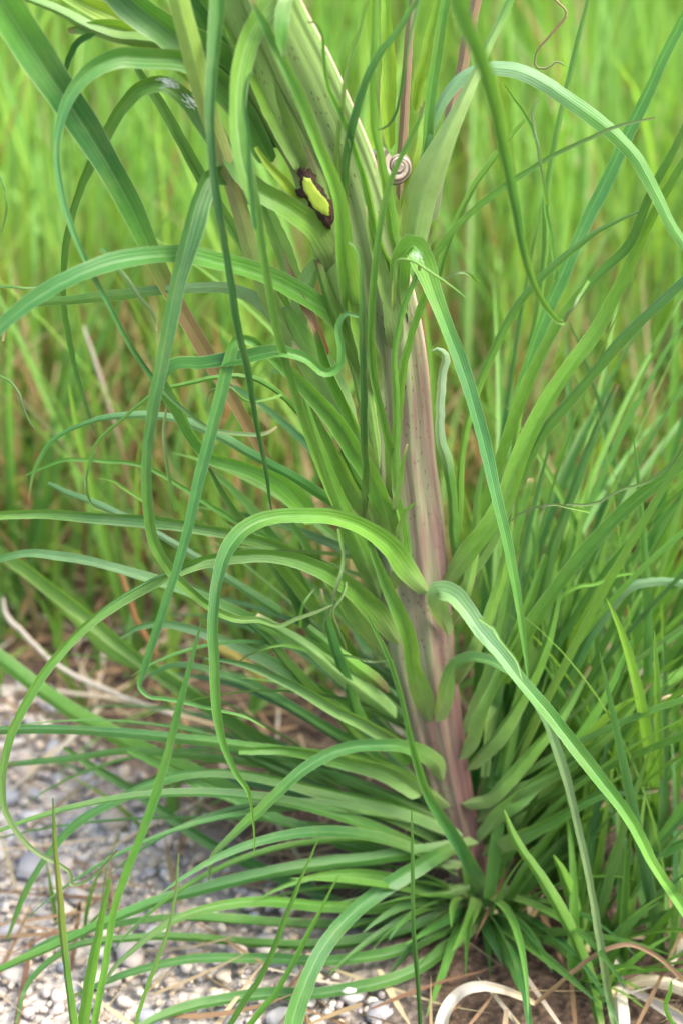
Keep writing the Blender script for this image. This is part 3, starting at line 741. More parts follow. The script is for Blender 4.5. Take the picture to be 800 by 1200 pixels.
T([(468, 755, 18), (440, 716, 26), (405, 683, 24), (370, 663, 19), (332, 651, 17), (282, 650, 16), (240, 656, 15), (190, 676, 14), (150, 697, 13), (110, 725, 12), (70, 765, 11), (35, 815, 11), (12, 865, 10), (3, 910, 9), (5, 945, 8), (20, 975, 7),
   (45, 1000, 6), (70, 1013, 5), (83, 1024, 5), (83, 1036, 5), (100, 1033, 4), (118, 1018, 3), (138, 996, 1.5)], (-1.5, -4, -6, -9, -11, -12, -12), ('bright', 'mid', 'mid', 'mid', 'mid', 'olive', 'olive'), roll=16, fold=0.58)
T([(503, 696, 16), (480, 671, 24), (456, 641, 26), (430, 622, 22), (400, 610, 19), (360, 606, 17), (320, 608, 17), (290, 620, 18), (268, 645, 18), (256, 680, 15), (252, 730, 13), (253, 790, 12), (257, 840, 10), (266, 880, 8), (280, 910, 7), (292, 927, 6), (294, 936, 4),
   (297, 960, 3), (299, 1002, 1.2)], (-1.6, -4, -7, -9, -10, -10), ('bright', 'bright', 'mid', 'blue', 'mid', 'mid', 'bright'), roll=-18, fold=0.52)
T([(445, 704, 22), (426, 657, 30), (408, 615, 25), (393, 575, 17), (378, 535, 12), (366, 500, 9), (356, 465, 5)], (-1, -2, -3), ('pale', 'bright', 'bright', 'mid'), roll=10, fold=-0.4)
T([(461, 610, 8), (470, 562, 6), (477, 520, 3)], (-2, -2.4), ('bright',), roll=0)
T([(468, 650, 9), (470, 615, 7), (476, 599, 5), (486, 589, 2)], (-1.8, -2.8), ('bright',), roll=5)
# --- right side
T([(538, 668, 12), (532, 625, 13), (530, 585, 13), (523, 545, 14), (514, 512, 13), (513, 480, 12), (516, 440, 10), (518, 414, 8), (512, 409, 4), (505, 412, 2)], (0, -0.5, -1), ('mid', 'mid', 'mid', (0.27, 0.40, 0.22), (0.32, 0.44, 0.26), 'silver'), roll=12)  # whitish upper part is a sheen painted into the leaf colour
T([(533, 668, 10), (537, 605, 10), (541, 525, 9), (555, 465, 10), (575, 415, 10), (610, 352, 10), (655, 304, 9), (700, 270, 6), (757, 244, 2)], (0.3, 0.5, -1), ('bright', 'bright', 'mid', 'mid'), roll=14)
T([(560, 620, 14), (580, 560, 14), (600, 500, 14), (635, 415, 13), (665, 365, 12), (700, 325, 12), (735, 292, 11), (760, 235, 11), (780, 195, 10), (815, 120, 7)], (0.6, 0, -2), ('bright', 'bright', 'mid', 'mid'), roll=16, fold=0.58)
T([(519, 688, 12), (541, 656, 21), (572, 618, 22), (593, 582, 22), (616, 520, 21), (654, 450, 18), (698, 390, 17), (730, 330, 15), (748, 290, 13), (775, 235, 11), (815, 165, 6)], (-1, -0.5, 0, -2), ('bright', (0.15, 0.33, 0.045), (0.15, 0.34, 0.04), 'bright', 'bright', 'mid'), roll=12, fold=0.52)  # lime glow of light through the leaf base is put into its colour
T([(535, 690, 14), (570, 640, 18), (605, 565, 15), (640, 502, 14), (680, 455, 13), (725, 400, 13), (770, 355, 12), (820, 310, 10)], (0.2, -0.8, -2.5), ('pale', 'mid', 'mid', 'blue'), roll=20)
T([(590, 800, 18), (618, 745, 17), (645, 702, 17), (700, 632, 17), (740, 592, 16), (780, 560, 14), (830, 520, 10)], (0, -1, -2), ('bright', 'mid', 'mid'), roll=14, fold=0.58)
T([(830, 470, 6), (805, 515, 6), (790, 540, 6), (760, 564, 5), (725, 575, 4), (695, 590, 4), (662, 591, 2)], (-2, -2, -2), ('mid', 'olive'), roll=0)
T([(590, 790, 13), (615, 740, 13), (635, 690, 13), (646, 640, 13), (660, 605, 12), (678, 555, 11), (700, 500, 9), (722, 450, 5)], (2, 2.5, 3), ('mid', 'blue'), roll=12)
T([(640, 835, 12), (676, 774, 13), (695, 739, 12), (712, 717, 12), (726, 696, 12), (742, 685, 11), (767, 681, 10), (800, 684, 9), (840, 695, 6)], (1.5, 1, 0), ('mid', 'blue', 'silver', 'blue'), roll=16)
T([(655, 705, 5), (670, 690, 5), (698, 684, 5), (725, 674, 4), (752, 672, 2)], (0.5, 0.5), ('bright',), roll=0)
T([(525, 745, 16), (514, 715, 20), (513, 694, 22), (527, 698, 23), (542, 713, 21), (562, 740, 19), (585, 766, 17), (605, 792, 16), (648, 842, 17), (684, 889, 17), (709, 922, 16), (734, 955, 15), (770, 1020, 13), (800, 1065, 12), (840, 1125, 8)], (-1.5, -4, -7, -9, -11), ('pale', 'silver', 'mid', 'mid', 'bright', 'mid'), roll=14, fold=0.55)
T([(510, 846, 18), (519, 822, 19), (525, 797, 16), (533, 779, 14), (550, 771, 14), (570, 774, 13), (590, 783, 12), (605, 793, 10), (621, 815, 12), (638, 845, 12), (651, 881, 11), (662, 917, 10), (676, 974, 9), (695, 1060, 9), (710, 1150, 9), (722, 1215, 8)], (-1.5, -4, -6.5, -9, -10), ('pale', 'blue', 'olive', 'olive', 'olive'), roll=10, fold=0.58)
T([(560, 725, 4), (575, 735, 4), (590, 755, 3), (605, 775, 3), (612, 797, 1.5)], (-3, -6), ('pale',), roll=0)
T([(569, 1066, 10), (567, 1050, 15), (560, 1030, 17), (543, 997, 16), (524, 967, 14), (504, 934, 11), (491, 896, 9), (481, 860, 7), (472, 820, 6), (460, 780, 6), (445, 748, 5), (430, 722, 2)], (-2, -5, -6, -6), ('blue', 'blue', 'mid', 'mid', 'mid'), roll=18, fold=0.58)
T([(503, 848, 14), (495, 820, 24), (485, 785, 21), (477, 745, 19), (465, 715, 17), (452, 686, 14), (440, 655, 9), (431, 630, 4)], (-1.6, -2.6, -3), ('pale', 'bright', 'mid', 'mid'), roll=14, fold=0.55)
T([(519, 915, 16), (512, 895, 20), (498, 884, 19), (480, 877, 17), (440, 873, 15), (400, 878, 15), (360, 898, 14), (325, 930, 13), (300, 955, 12), (270, 982, 9), (250, 1003, 7), (245, 1032, 3)], (-1.8, -4, -6, -7), ('bright', 'blue', 'blue', 'mid', 'olive'), roll=-16)
T([(560, 988, 14), (526, 997, 16), (490, 1016, 18), (450, 1041, 18), (418, 1066, 18), (390, 1095, 18), (366, 1133, 19), (346, 1185, 20), (335, 1240, 18)], (-2, -5, -9, -12), ('mid', 'blue', 'blue', 'mid'), roll=14, fold=0.4)
T([(455, 812, 10), (440, 798, 16), (418, 780, 16), (398, 764, 14), (360, 735, 8)], (-1.2, -1.6, -1), ('maroon', 'bright', 'bright', 'mid'), roll=10)
T([(463, 842, 18), (430, 813, 24), (395, 786, 19), (350, 752, 14), (300, 722, 8)], (-1, -2, -1), ('pale', 'pale', 'mid'), roll=10)
# basal leaves sweeping left
for pts, ys, cc in [
    ([(530, 945, 16), (470, 906, 17), (420, 889, 16), (375, 884, 15), (300, 876, 15), (200, 865, 14), (100, 856, 13), (0, 855, 12), (-40, 858, 9)], (0, -2, -3, -4), ('bright', 'mid', 'blue', 'blue')),
    ([(520, 960, 14), (400, 912, 13), (300, 894, 12), (225, 885, 11), (150, 880, 9), (75, 889, 9), (0, 896, 7)], (0.5, 1, 1, 0), ('mid', 'mid', 'blue')),
    ([(545, 975, 15), (480, 950, 16), (400, 931, 15), (337, 917, 13), (282, 906, 12), (240, 905, 11), (190, 915, 11), (140, 936, 11), (90, 965, 10), (50, 1010, 8), (25, 1055, 7), (8, 1102, 3)], (0, -1, -3, -6), ('mid', 'mid', 'blue', 'mid')),
    ([(555, 990, 16), (480, 1002, 16), (400, 1011, 16), (325, 1021, 15), (250, 1040, 14), (175, 1060, 13), (125, 1080, 11), (75, 1104, 10), (25, 1125, 9), (-15, 1145, 6)], (-1, -4, -7, -9), ('mid', 'blue', 'mid')),
    ([(555, 1035, 14), (460, 1060, 14), (380, 1060, 14), (300, 1055, 12), (240, 1064, 11), (200, 1080, 9), (160, 1110, 7), (130, 1140, 5), (117, 1164, 2)], (-1, -4, -8, -10), ('mid', 'mid', 'olive')),
    ([(560, 1045, 14), (480, 1075, 14), (400, 1085, 13), (300, 1082, 12), (210, 1078, 10), (120, 1090, 9), (60, 1105, 7), (25, 1122, 3)], (-1, -3, -6, -7), ('dark', 'mid', 'blue')),
    ([(560, 1062, 14), (480, 1110, 14), (400, 1125, 13), (300, 1122, 12), (220, 1125, 11), (150, 1141, 9), (85, 1168, 4)], (-1, -4, -7, -9), ('mid', 'blue', 'blue')),
    ([(560, 1055, 14), (470, 1095, 14), (400, 1108, 13), (300, 1107, 11), (225, 1100, 10), (150, 1101, 9), (75, 1116, 8), (36, 1152, 6), (20, 1200, 3)], (-1, -3, -6, -9), ('dark', 'mid', 'blue')),
    ([(565, 1075, 14), (480, 1140, 15), (400, 1161, 15), (300, 1168, 14), (230, 1180, 12), (170, 1202, 9), (120, 1230, 4)], (-2, -5, -9, -11), ('mid', 'blue', 'mid')),
    ([(550, 1040, 14), (430, 1062, 14), (325, 1026, 15), (280, 1006, 14), (240, 985, 14), (190, 950, 13), (150, 921, 12), (105, 894, 8), (75, 875, 4)], (0, 0.5, 2, 4), ('dark', 'blue', 'blue', 'mid')),
    ([(545, 1010, 15), (450, 1001, 16), (392, 986, 15), (354, 972, 14), (315, 958, 13), (268, 936, 12), (215, 912, 10), (150, 880, 6)], (0, -1, -2, -1), ('mid', 'blue', 'mid')),
    ([(530, 985, 18), (450, 958, 20), (390, 933, 19), (330, 905, 17), (270, 878, 13), (200, 850, 6)], (0.3, 0, 0.5), ('mid', 'dark', 'mid')),
    ([(470, 915, 14), (420, 868, 15), (392, 838, 15), (365, 813, 14), (332, 775, 13), (310, 747, 11), (285, 725, 7)], (0.5, 0, -1), ('mid', 'bright', 'blue')),
    ([(490, 925, 12), (398, 863, 12), (365, 844, 11), (332, 824, 11), (296, 805, 11), (260, 793, 10), (227, 783, 9), (200, 783, 7), (175, 792, 3)], (0.2, -1, -1.5), ('mid', 'blue', 'blue')),
    ([(480, 895, 13), (400, 825, 14), (324, 778, 14), (282, 758, 13), (241, 742, 12), (200, 731, 10), (160, 735, 7), (140, 748, 3)], (0.8, 0, -1), ('bright', 'mid', 'silver', 'blue')),
    ([(400, 930, 16), (330, 880, 18), (250, 830, 18), (165, 772, 18), (124, 739, 18), (82, 703, 18), (41, 670, 16), (0, 640, 14), (-50, 600, 10)], (2, 5, 8, 8), ('mid', 'mid', 'bright', 'bright')),
    ([(360, 920, 14), (250, 835, 15), (190, 790, 15), (137, 772, 14), (96, 736, 14), (55, 697, 13), (0, 656, 10)], (3, 6, 10), ('mid', 'bright', 'lime')),
    ([(330, 960, 16), (220, 905, 19), (150, 872, 20), (100, 845, 20), (50, 813, 19), (0, 773, 17), (-50, 735, 13)], (2, 5, 8), ('mid', 'bright', 'mid')),
    ([(425, 850, 13), (417, 835, 13), (403, 792, 13), (392, 760, 12), (381, 720, 8), (376, 690, 3)], (-1, -2, -2), ('mid', 'dark', 'mid')),
    ([(400, 800, 14), (360, 737, 13), (340, 695, 12), (315, 657, 10), (290, 620, 6)], (1.5, 2, 2), ('mid', 'dark', 'mid')),
    ([(430, 850, 14), (392, 760, 14), (352, 690, 13), (315, 630, 12), (285, 590, 10), (240, 545, 5)], (2, 3, 3), ('bright', 'mid', 'mid')),
    ([(455, 830, 14), (400, 742, 16), (362, 700, 15), (330, 662, 12), (275, 600, 9), (245, 548, 4)], (1.0, 1, 0), ('mid', 'bright', 'dark')),
    ([(540, 942, 14), (570, 936, 18), (592, 916, 17), (620, 882, 15), (655, 840, 12), (690, 780, 6)], (-1.2, -1, 1), ('pale', 'bright', 'mid')),
    ([(560, 988, 14), (592, 946, 19), (620, 920, 17), (660, 880, 14), (705, 820, 10), (740, 750, 5)], (-1, -1, 0), ('pale', 'bright', 'mid')),
    ([(537, 890, 12), (552, 868, 17), (562, 846, 16), (582, 800, 14), (612, 730, 12), (640, 650, 7)], (-0.8, 0, 1), ('pale', 'bright', 'mid')),
    ([(545, 860, 12), (572, 790, 14), (590, 720, 13), (600, 640, 12), (620, 560, 7)], (1, 2, 3), ('pale', 'mid', 'mid')),
    ([(575, 1040, 16), (620, 1060, 15), (670, 1058, 15), (700, 1036, 15), (750, 1010, 14), (815, 983, 12), (860, 975, 8)], (-1, -2, -3), ('mid', 'dark', 'mid')),
    ([(580, 1058, 12), (640, 1100, 11), (710, 1092, 9), (760, 1075, 8), (800, 1060, 6), (840, 1050, 3)], (-1.5, -4, -6), ('mid', 'blue')),
    ([(590, 950, 3), (600, 980, 10), (625, 1020, 13), (665, 1090, 15), (690, 1150, 14), (705, 1215, 12)], (-5, -7, -8), ('bright', 'bright', 'mid')),
    ([(648, 1002, 2), (656, 1016, 10), (668, 1042, 17), (676, 1075, 16), (684, 1115, 12)], (-5, -5, -4), ('bright', 'bright')),
    ([(510, 350, 8), (520, 300, 9), (548, 230, 9), (590, 170, 7), (620, 135, 4)], (2, 3, 4), ('mid', 'bright')),
    ([(450, 772, 14), (428, 738, 18), (398, 692, 15), (362, 642, 11), (330, 600, 5)], (-1, -1, 0), ('pale', 'bright', 'mid')),
    ([(472, 872, 16), (440, 852, 20), (400, 832, 17), (350, 802, 13), (290, 776, 8), (240, 770, 3)], (-1, -2, -2), ('pale', 'mid', 'blue')),
    ([(492, 932, 16), (458, 908, 20), (412, 893, 16), (350, 880, 12), (280, 880, 7)], (-1, -2, -3), ('pale', 'mid', 'mid')),
    ([(536, 802, 12), (556, 768, 16), (576, 720, 14), (592, 660, 12), (600, 590, 6)], (-1, 0, 1), ('pale', 'bright', 'mid')),
    ([(546, 902, 13), (575, 870, 18), (610, 820, 16), (640, 750, 13), (656, 680, 6)], (-1, -1, 0), ('pale', 'bright', 'mid')),
    ([(531, 735, 10), (545, 700, 13), (556, 650, 12), (560, 590, 10), (572, 520, 5)], (-1, 0, 1), ('pale', 'bright', 'mid')),
    ([(558, 962, 14), (600, 932, 18), (660, 900, 15), (722, 850, 11), (760, 800, 5)], (-1, -2, -1), ('pale', 'mid', 'bright')),
    ([(565, 1003, 14), (602, 985, 18), (650, 962, 15), (705, 932, 12), (770, 925, 6)], (-1, -3, -3), ('pale', 'mid', 'dark')),
    ([(448, 640, 12), (436, 600, 15), (415, 560, 12), (398, 520, 9), (388, 480, 4)], (-1, -2), ('pale', 'mid', 'mid')),
    ([(440, 560, 12), (425, 520, 17), (405, 470, 17), (388, 430, 14), (372, 385, 8)], (-1, -1.5, -2), ('pale', 'bright', 'mid')),
    ([(432, 470, 12), (420, 430, 18), (402, 390, 18), (385, 350, 14), (370, 305, 8)], (-1, -1.2, -1.5), ('pale', 'bright', 'pale')),
    ([(445, 470, 16), (436, 430, 26), (420, 380, 24), (408, 330, 16), (402, 285, 7)], (-1, -1.3, -1.6), ('sheath', 'bright', 'bright')),
    ([(465, 420, 14), (458, 375, 22), (446, 330, 20), (436, 285, 13), (430, 240, 6)], (-1, -1.5, -1.8), ('sheath', 'pale', 'bright')),
    ([(415, 520, 16), (402, 480, 28), (380, 440, 28), (355, 400, 22), (335, 360, 10)], (-1, -1.0, -1.2), ('sheath', 'pale', 'bright')),
    ([(440, 640, 14), (428, 600, 22), (408, 560, 22), (385, 520, 16), (360, 470, 7)], (-1, -1.4, -1.6), ('sheath', 'bright', 'mid')),
    ([(450, 700, 14), (470, 660, 16), (468, 620, 14), (460, 570, 8)], (-1, -1.2, -1.6), ('sheath', 'bright', 'bright')),
    ([(380, 300, 14), (362, 330, 22), (350, 365, 24), (352, 410, 16)], (-0.6, -0.8, -0.8), ('pale', 'sheath', 'pale')),
    ([(300, 150, 22), (262, 95, 36), (215, 60, 36), (165, 40, 30), (120, 30, 20), (80, 35, 8)], (0.5, 0, -1), ('pale', 'lime', 'mid')),
    ([(335, 120, 20), (318, 70, 32), (300, 20, 34), (285, -30, 26)], (-1.5, -2, -2), ('pale', 'bright', 'mid')),
    ([(355, 200, 18), (330, 150, 30), (305, 100, 32), (282, 50, 28), (255, 5, 20)], (-1.6, -2.2, -2.6), ('pale', 'bright', 'mid')),
]:
    T(pts, ys, cc)
T([(600, 560, 9), (612, 470, 9), (632, 360, 9), (640, 300, 9), (642, 225, 9), (655, 150, 8), (672, 75, 7), (692, -10, 5)], (5, 6, 8), ('bright', 'mid'))
T([(650, 330, 5), (640, 250, 5), (635, 200, 5), (620, 145, 4), (590, 100, 2)], (3, 2), ('mid',))
T([(600, 480, 12), (630, 390, 15), (670, 295, 16), (710, 210, 16), (750, 125, 15), (780, 60, 13), (815, -10, 10)], (2, 4, 5), ('mid', 'blue', 'mid'), fold=0.58)
for pts in [[(400, 668, 4), (404, 690, 4), (398, 704, 4), (391, 714, 3), (396, 735, 3), (405, 762, 1.5)], [(352, 735, 4), (354, 712, 4), (360, 700, 3), (368, 689, 1.5)],
            [(398, 768, 4), (418, 773, 3), (437, 775, 3), (461, 773, 1.5)], [(360, 762, 4), (335, 757, 4), (316, 758, 3), (296, 764, 3), (277, 776, 1.5)],
            [(120, 290, 5), (140, 315, 5), (163, 347, 5), (180, 370, 4), (184, 388, 2)], [(-10, 200, 4), (0, 208, 4), (6, 230, 3), (7, 255, 3), (3, 272, 1.5)],
            [(-10, 333, 3), (12, 336, 3), (30, 338, 3), (45, 336, 1.5)], [(-5, 438, 4), (12, 446, 4), (22, 462, 3), (28, 480, 3), (41, 502, 1.5)],
            [(690, 330, 4), (672, 352, 4), (664, 368, 4), (658, 380, 3), (650, 378, 1.5)], [(640, 240, 4), (628, 160, 3), (624, 132, 3), (628, 118, 2), (632, 115, 1.5)],
            [(330, 460, 4), (290, 470, 3), (262, 452, 3), (245, 460, 2), (243, 474, 1.5)], [(205, 600, 4), (196, 560, 4), (193, 486, 3), (196, 474, 2), (203, 480, 1.5)],
            [(398, 620, 5), (402, 660, 4), (392, 700, 4), (386, 718, 3), (378, 738, 2), (383, 748, 1.5)], [(112, 530, 4), (104, 575, 4), (112, 596, 3), (124, 600, 2)],
            [(560, 330, 4), (545, 320, 3), (530, 322, 3), (520, 330, 1.5)], [(690, 600, 4), (640, 592, 3), (610, 600, 3), (596, 612, 1.5)]]:
    T(pts, (-2, -3.5, -3), (random.choice(['mid', 'bright']), random.choice(['mid', 'olive']), 'olive'), amp=40)
# purple side stalk low on the right, and brownish stalks behind the upper stem
T([(528, 735, 12), (543, 697, 14), (555, 660, 14), (568, 632, 14), (585, 590, 12)], (1.6, 1.6, 2), ('maroon', 'maroon', 'maroon', 'pink'), roll=4, fold=-0.7, name='stalk', amp=2, ripple=0.01)
T([(468, 235, 12), (471, 170, 13), (475, 100, 12), (479, 40, 11), (486, -20, 10)], (1.6, 2.6, 3), ('pink', 'pink', (0.3, 0.19, 0.13), 'olive'), roll=4, fold=-0.7, name='stalk', amp=2, ripple=0.01)
T([(505, 260, 14), (525, 150, 15), (545, 60, 15), (562, -20, 15)], (3, 5, 6), ('olive', 'pink', 'pink'), roll=4, fold=-0.7, name='stalk', amp=2, ripple=0.01)

# free filler leaves of the rosette
for i in range(20):
    az = random.uniform(110, 215); r0 = random.uniform(.006, .02)
    p0 = ORG + np.array([math.cos(R(az)) * r0, math.sin(R(az)) * r0 * .6 + 0.006, random.uniform(.002, .05)])
    grown(plant, p0, az, random.uniform(16, 48), random.uniform(.20, .36), random.uniform(.005, .0085), random.uniform(35, 85),
          [random.choice(['pale', 'mid']), random.choice(['mid', 'dark', 'blue']), random.choice(['mid', 'blue', 'mid'])], curl=random.uniform(-25, 25))
for i in range(26):
    az = random.uniform(-35, 85); r0 = random.uniform(.006, .02)
    p0 = ORG + np.array([math.cos(R(az)) * r0, math.sin(R(az)) * r0 * .6 + 0.008, random.uniform(.002, .08)])
    grown(plant, p0, az, random.uniform(45, 76), random.uniform(.22, .38), random.uniform(.005, .009), random.uniform(10, 55),
          [random.choice(['pale', 'mid']), random.choice(['mid', 'bright', 'mid']), random.choice(['mid', 'bright', 'blue'])], curl=random.uniform(-20, 20))
for i in range(36):
    az = random.uniform(180, 325); r0 = random.uniform(.008, .02)
    p0 = ORG + np.array([math.cos(R(az)) * r0, math.sin(R(az)) * r0 * .7, random.uniform(.000, .012)])
    grown(plant, p0, az, random.uniform(6, 42), random.uniform(.06, .15), random.uniform(.005, .008), random.uniform(20, 70),
          [random.choice(['pale', 'dark']), random.choice(['mid', 'dark']), random.choice(['mid', 'blue', 'dark'])], curl=random.uniform(-25, 25))
for i in range(22):
    z = random.uniform(.05, .24); x = ORG[0] - z * 0.10
    az = random.uniform(110, 215)
    grown(plant, (x - 0.008, 0.012 + random.random() * .01, z), az, random.uniform(25, 60), random.uniform(.14, .28), random.uniform(.004, .008), random.uniform(20, 80),
          [random.choice(['pale', 'sheath']), random.choice(['mid', 'bright', 'dark']), random.choice(['mid', 'blue', 'bright'])], curl=random.uniform(-30, 30))

def wool(px, py, Y, spread, n, ang):
    Vs, Fs = [], []; off = 0
    for i in range(n):
        a = R(ang + random.gauss(0, 11)); l = random.uniform(6, spread)
        x0 = px + random.gauss(0, spread * .22); y0 = py + random.gauss(0, spread * .16)
        q = [at(x0 + math.cos(a) * l * f + random.gauss(0, 1.0), y0 + math.sin(a) * l * f + random.gauss(0, 1.0), Y - .001 * random.random() - 0.002 * math.sin(f * 3)) for f in (0, .25, .5, .75, 1)]
        q = hermite(q, 8); w = 0.00008
        d = np.array([0.6, 0.1, 0.8]) * w
        V = np.stack([q - d, q + d], 1).reshape(-1, 3); Vs.append(V); Fs.append(grid_faces(8, 2) + off); off += len(V)
    link("wool_tuft", mesh("wool", np.concatenate(Vs) - ORG, np.concatenate(Fs)), M_WOOL, plant, kind='stuff')
wool(190, 96, -0.026, 20, 22, 8)
wool(222, 114, -0.024, 22, 14, 40)
wool(486, 296, -0.050, 14, 14, 65)

# ------------------------------------------------------------------ snail on the stem
def build_snail():
    k = NT("snail_shell")
    uvn = k.n("UVMap"); sep = k.n("SeparateXYZ"); k.set(sep.inputs[0], uvn.outputs[0])
    cream = k.mix(k.noise(k.scaled(uvn.outputs[0], (2, 60, 1)), 1.0, 3), (0.22, 0.175, 0.125), (0.33, 0.285, 0.215))
    br = (0.055, 0.032, 0.022)
    band = k.ramp(sep.outputs[0], [(0.0, 0.0), (0.07, 1.0), (0.115, 0.0), (0.17, 1.0), (0.225, 0.0), (0.30, 1.0), (0.335, 0.0), (0.86, 1.0), (0.90, 0.0), (1.0, 0.0)], 'CONSTANT')
    c = k.mix(k.math('MULTIPLY', band, 0.85), cream, br)
    m = k.end(k.bsdf(c, 0.35, 0.5, k.bump(k.noise(k.scaled(uvn.outputs[0], (1, 90, 1)), 1.0, 2), 0.3, 0.0004)))
    c0 = at(463, 193, -0.004)
    ax = nz(nz(CAM - c0) + np.array([0.25, 0, -0.15])); u = nz(np.cross(np.array([0, 0, 1.0]), ax)); v = np.cross(ax, u)
    turns, n, mm = 3.4, 150, 26
    V = []; uv = []
    for i in range(n):
        f = i / (n - 1); th = f * turns * 2 * math.pi
        g = math.exp(-th * 0.155)
        rr = 0.0072 * g; tr = 0.0060 * g
        lift = 0.0075 * (1 - g)
        cc = c0 + u * rr * math.cos(th + 2.2) + v * rr * math.sin(th + 2.2) + ax * lift
        er = u * math.cos(th + 2.2) + v * math.sin(th + 2.2)
        for j in range(mm):
            ph = j / mm * 2 * math.pi
            V.append(cc + er * tr * math.cos(ph) + ax * tr * 1.05 * math.sin(ph)); uv.append((j / mm, th * 0.2))
    me = mesh("shell", np.array(V) - c0, grid_faces(n, mm, True), uv)
    o = link("snail", me, m, None, "small banded cream and brown snail shell tucked against the stem", "snail")
    o.location = c0
build_snail()

# ------------------------------------------------------------------ grass tufts and dry stalks standing round the plant
def tuft(x, y, n, hlo, hhi, wlo, whi, label, cc, spread=15, droop=(3, 40), group=None):
    wlo, whi = wlo * 0.95, whi * 0.95
    if y > 0.05: n = int(n * 0.75)
    o = empty("grass_tuft", (x, y, 0), label, "grass tuft", group)
    for i in range(n):
        az = random.uniform(-60, 120) if 0 < x < 0.16 and y < 0.16 else random.uniform(0, 360); r0 = random.uniform(0, .022)
        p0 = (x + math.cos(R(az)) * r0, y + math.sin(R(az)) * r0, -0.002)
        c = random.choice(cc)
        grown(o, p0, az, 90 - abs(random.gauss(0, spread)), random.uniform(hlo, hhi), random.uniform(wlo, whi), random.uniform(*droop),
              c, 'blade', M_GRASS, curl=random.uniform(-25, 25), seg=14, uu=np.array([-1, -.5, 0, .5, 1.0]))
    return o
G1 = [('mid', 'mid', 'bright'), ('mid', 'mid', 'mid'), ('mid', 'bright', 'bright')]
G2 = [('mid', 'blue', 'blue'), ('dark', 'blue', 'mid')]
G3 = [('olive', 'bright', 'lime'), ('mid', 'bright', 'bright')]
tuft(0.075, 0.060, 20, .22, .42, .005, .009, "upright green grass tuft close behind the plant on its right", G1 + G2)
tuft(0.115, 0.020, 18, .18, .34, .005, .009, "bright green tuft in the lower right beside the pale dead leaves", G1)
tuft(0.150, 0.090, 16, .20, .36, .005, .010, "dense green tuft right of the plant at mid distance", G1 + G2)
tuft(0.100, 0.150, 16, .20, .38, .005, .009, "tall green tuft behind the folded leaf right of the stem", G1 + G3)
tuft(0.195, 0.030, 16, .18, .32, .006, .010, "broad bladed tuft at the right edge of the picture near the bottom", G1)
tuft(0.210, 0.200, 14, .22, .40, .005, .010, "tall bluish tuft at the right edge behind the straw stalk", G2 + G1)
tuft(0.060, 0.260, 14, .22, .40, .005, .009, "blurred tall tuft straight behind the purple stem", G1 + G3)
tuft(0.155, -0.055, 9, .07, .16, .005, .008, "short tuft at the bottom right corner among curled dead leaves", G1, 35)
tuft(-0.150, 0.300, 16, .22, .40, .004, .008, "loose pale green tuft at the back edge of the gravel", G3)
tuft(-0.250, 0.340, 16, .22, .42, .004, .008, "bright tuft at the far left behind the gravel", G3 + G1)
tuft(-0.060, 0.280, 14, .20, .38, .004, .007, "thin yellowish tuft in the brown litter left of the stem", G3)
tuft(-0.105, 0.075, 9, .03, .09, .003, .006, "small low grass sprout in the middle of the gravel", G3, 32)
tuft(-0.150, -0.030, 5, .03, .07, .002, .004, "tiny sprout beside the pale stones at lower left", G3, 30)

def single(name, label, cat, pts, ys, cols, mat, root_px=None, group=None, **k):
    p = at(pts[0][0], pts[0][1], ys[0] / 100)
    o = empty(name, p, label, cat, group)
    traced(o, pts, ys, cols, name='blade', mat=mat, **k)
    return o
def fill():
    tuft(0.082, -0.022, 16, .06, .15, .005, .008, "low green tuft filling the gap right of the stem foot", G1, 34, (10, 70))
    tuft(0.125, -0.070, 14, .04, .10, .004, .007, "small low tuft among the dead leaves near the bottom right", G1, 36, (10, 70))
    tuft(0.112, 0.020, 24, .10, .25, .006, .010, "full bright green tuft hugging the right side of the stem foot", G1 + [('mid', 'bright', 'bright')], 24, (5, 60))
    for i, (x, y, lab) in enumerate([(0.135, -0.030, "leaning green tuft above the brown bent stalk"),
                                     (0.185, -0.040, "low green tuft in the right hand corner above the flat dead leaf"), (0.230, 0.090, "green tuft cut by the right edge above the thin pale curl")]):
        tuft(x, y, 15, .10, .24, .005, .009, lab, G1 + G2, 26, (5, 60))
fill()
single("wild_grass", "long slender blade rising from the bottom left across the gravel", "grass blade",
       [(106, 1230, 8), (110, 1195, 8), (120, 1140, 8), (135, 1060, 9), (165, 975, 10), (190, 900, 10), (205, 840, 9), (220, 785, 6), (236, 728, 1.5)], (-16, -14, -12, -11), ('bright', 'mid', 'blue'), M_GRASS)
single("wild_grass", "yellowish blade with an orange stretch, standing nearest the left edge", "grass blade",
       [(92, 1240, 12), (83, 1190, 11), (75, 1110, 10), (68, 1030, 8), (64, 985, 6), (62, 935, 2)], (-17, -15, -14), ('bright', 'mid', (0.21, 0.25, 0.05), 'mid'), M_GRASS)
single("wild_grass", "pale green blade leaning right beside the orange stretched blade", "grass blade",
       [(92, 1230, 14), (105, 1150, 13), (118, 1080, 9), (128, 1030, 4)], (-15, -14, -13), ('bright', 'bright'), M_GRASS)
single("wild_grass", "thin straight blade with its tip over the gravel at bottom centre", "grass blade",
       [(255, 1235, 10), (270, 1205, 9), (310, 1140, 8), (345, 1050, 6), (373, 982, 1.5)], (-17, -16, -15), ('mid', 'mid', 'bright'), M_GRASS)
single("wild_grass", "thin straight blade with its tip just right of another at bottom centre", "grass blade",
       [(272, 1240, 10), (292, 1208, 9), (322, 1168, 8), (360, 1100, 6), (397, 1026, 1.5)], (-18, -17, -16), ('bright', 'mid', 'bright'), M_GRASS)
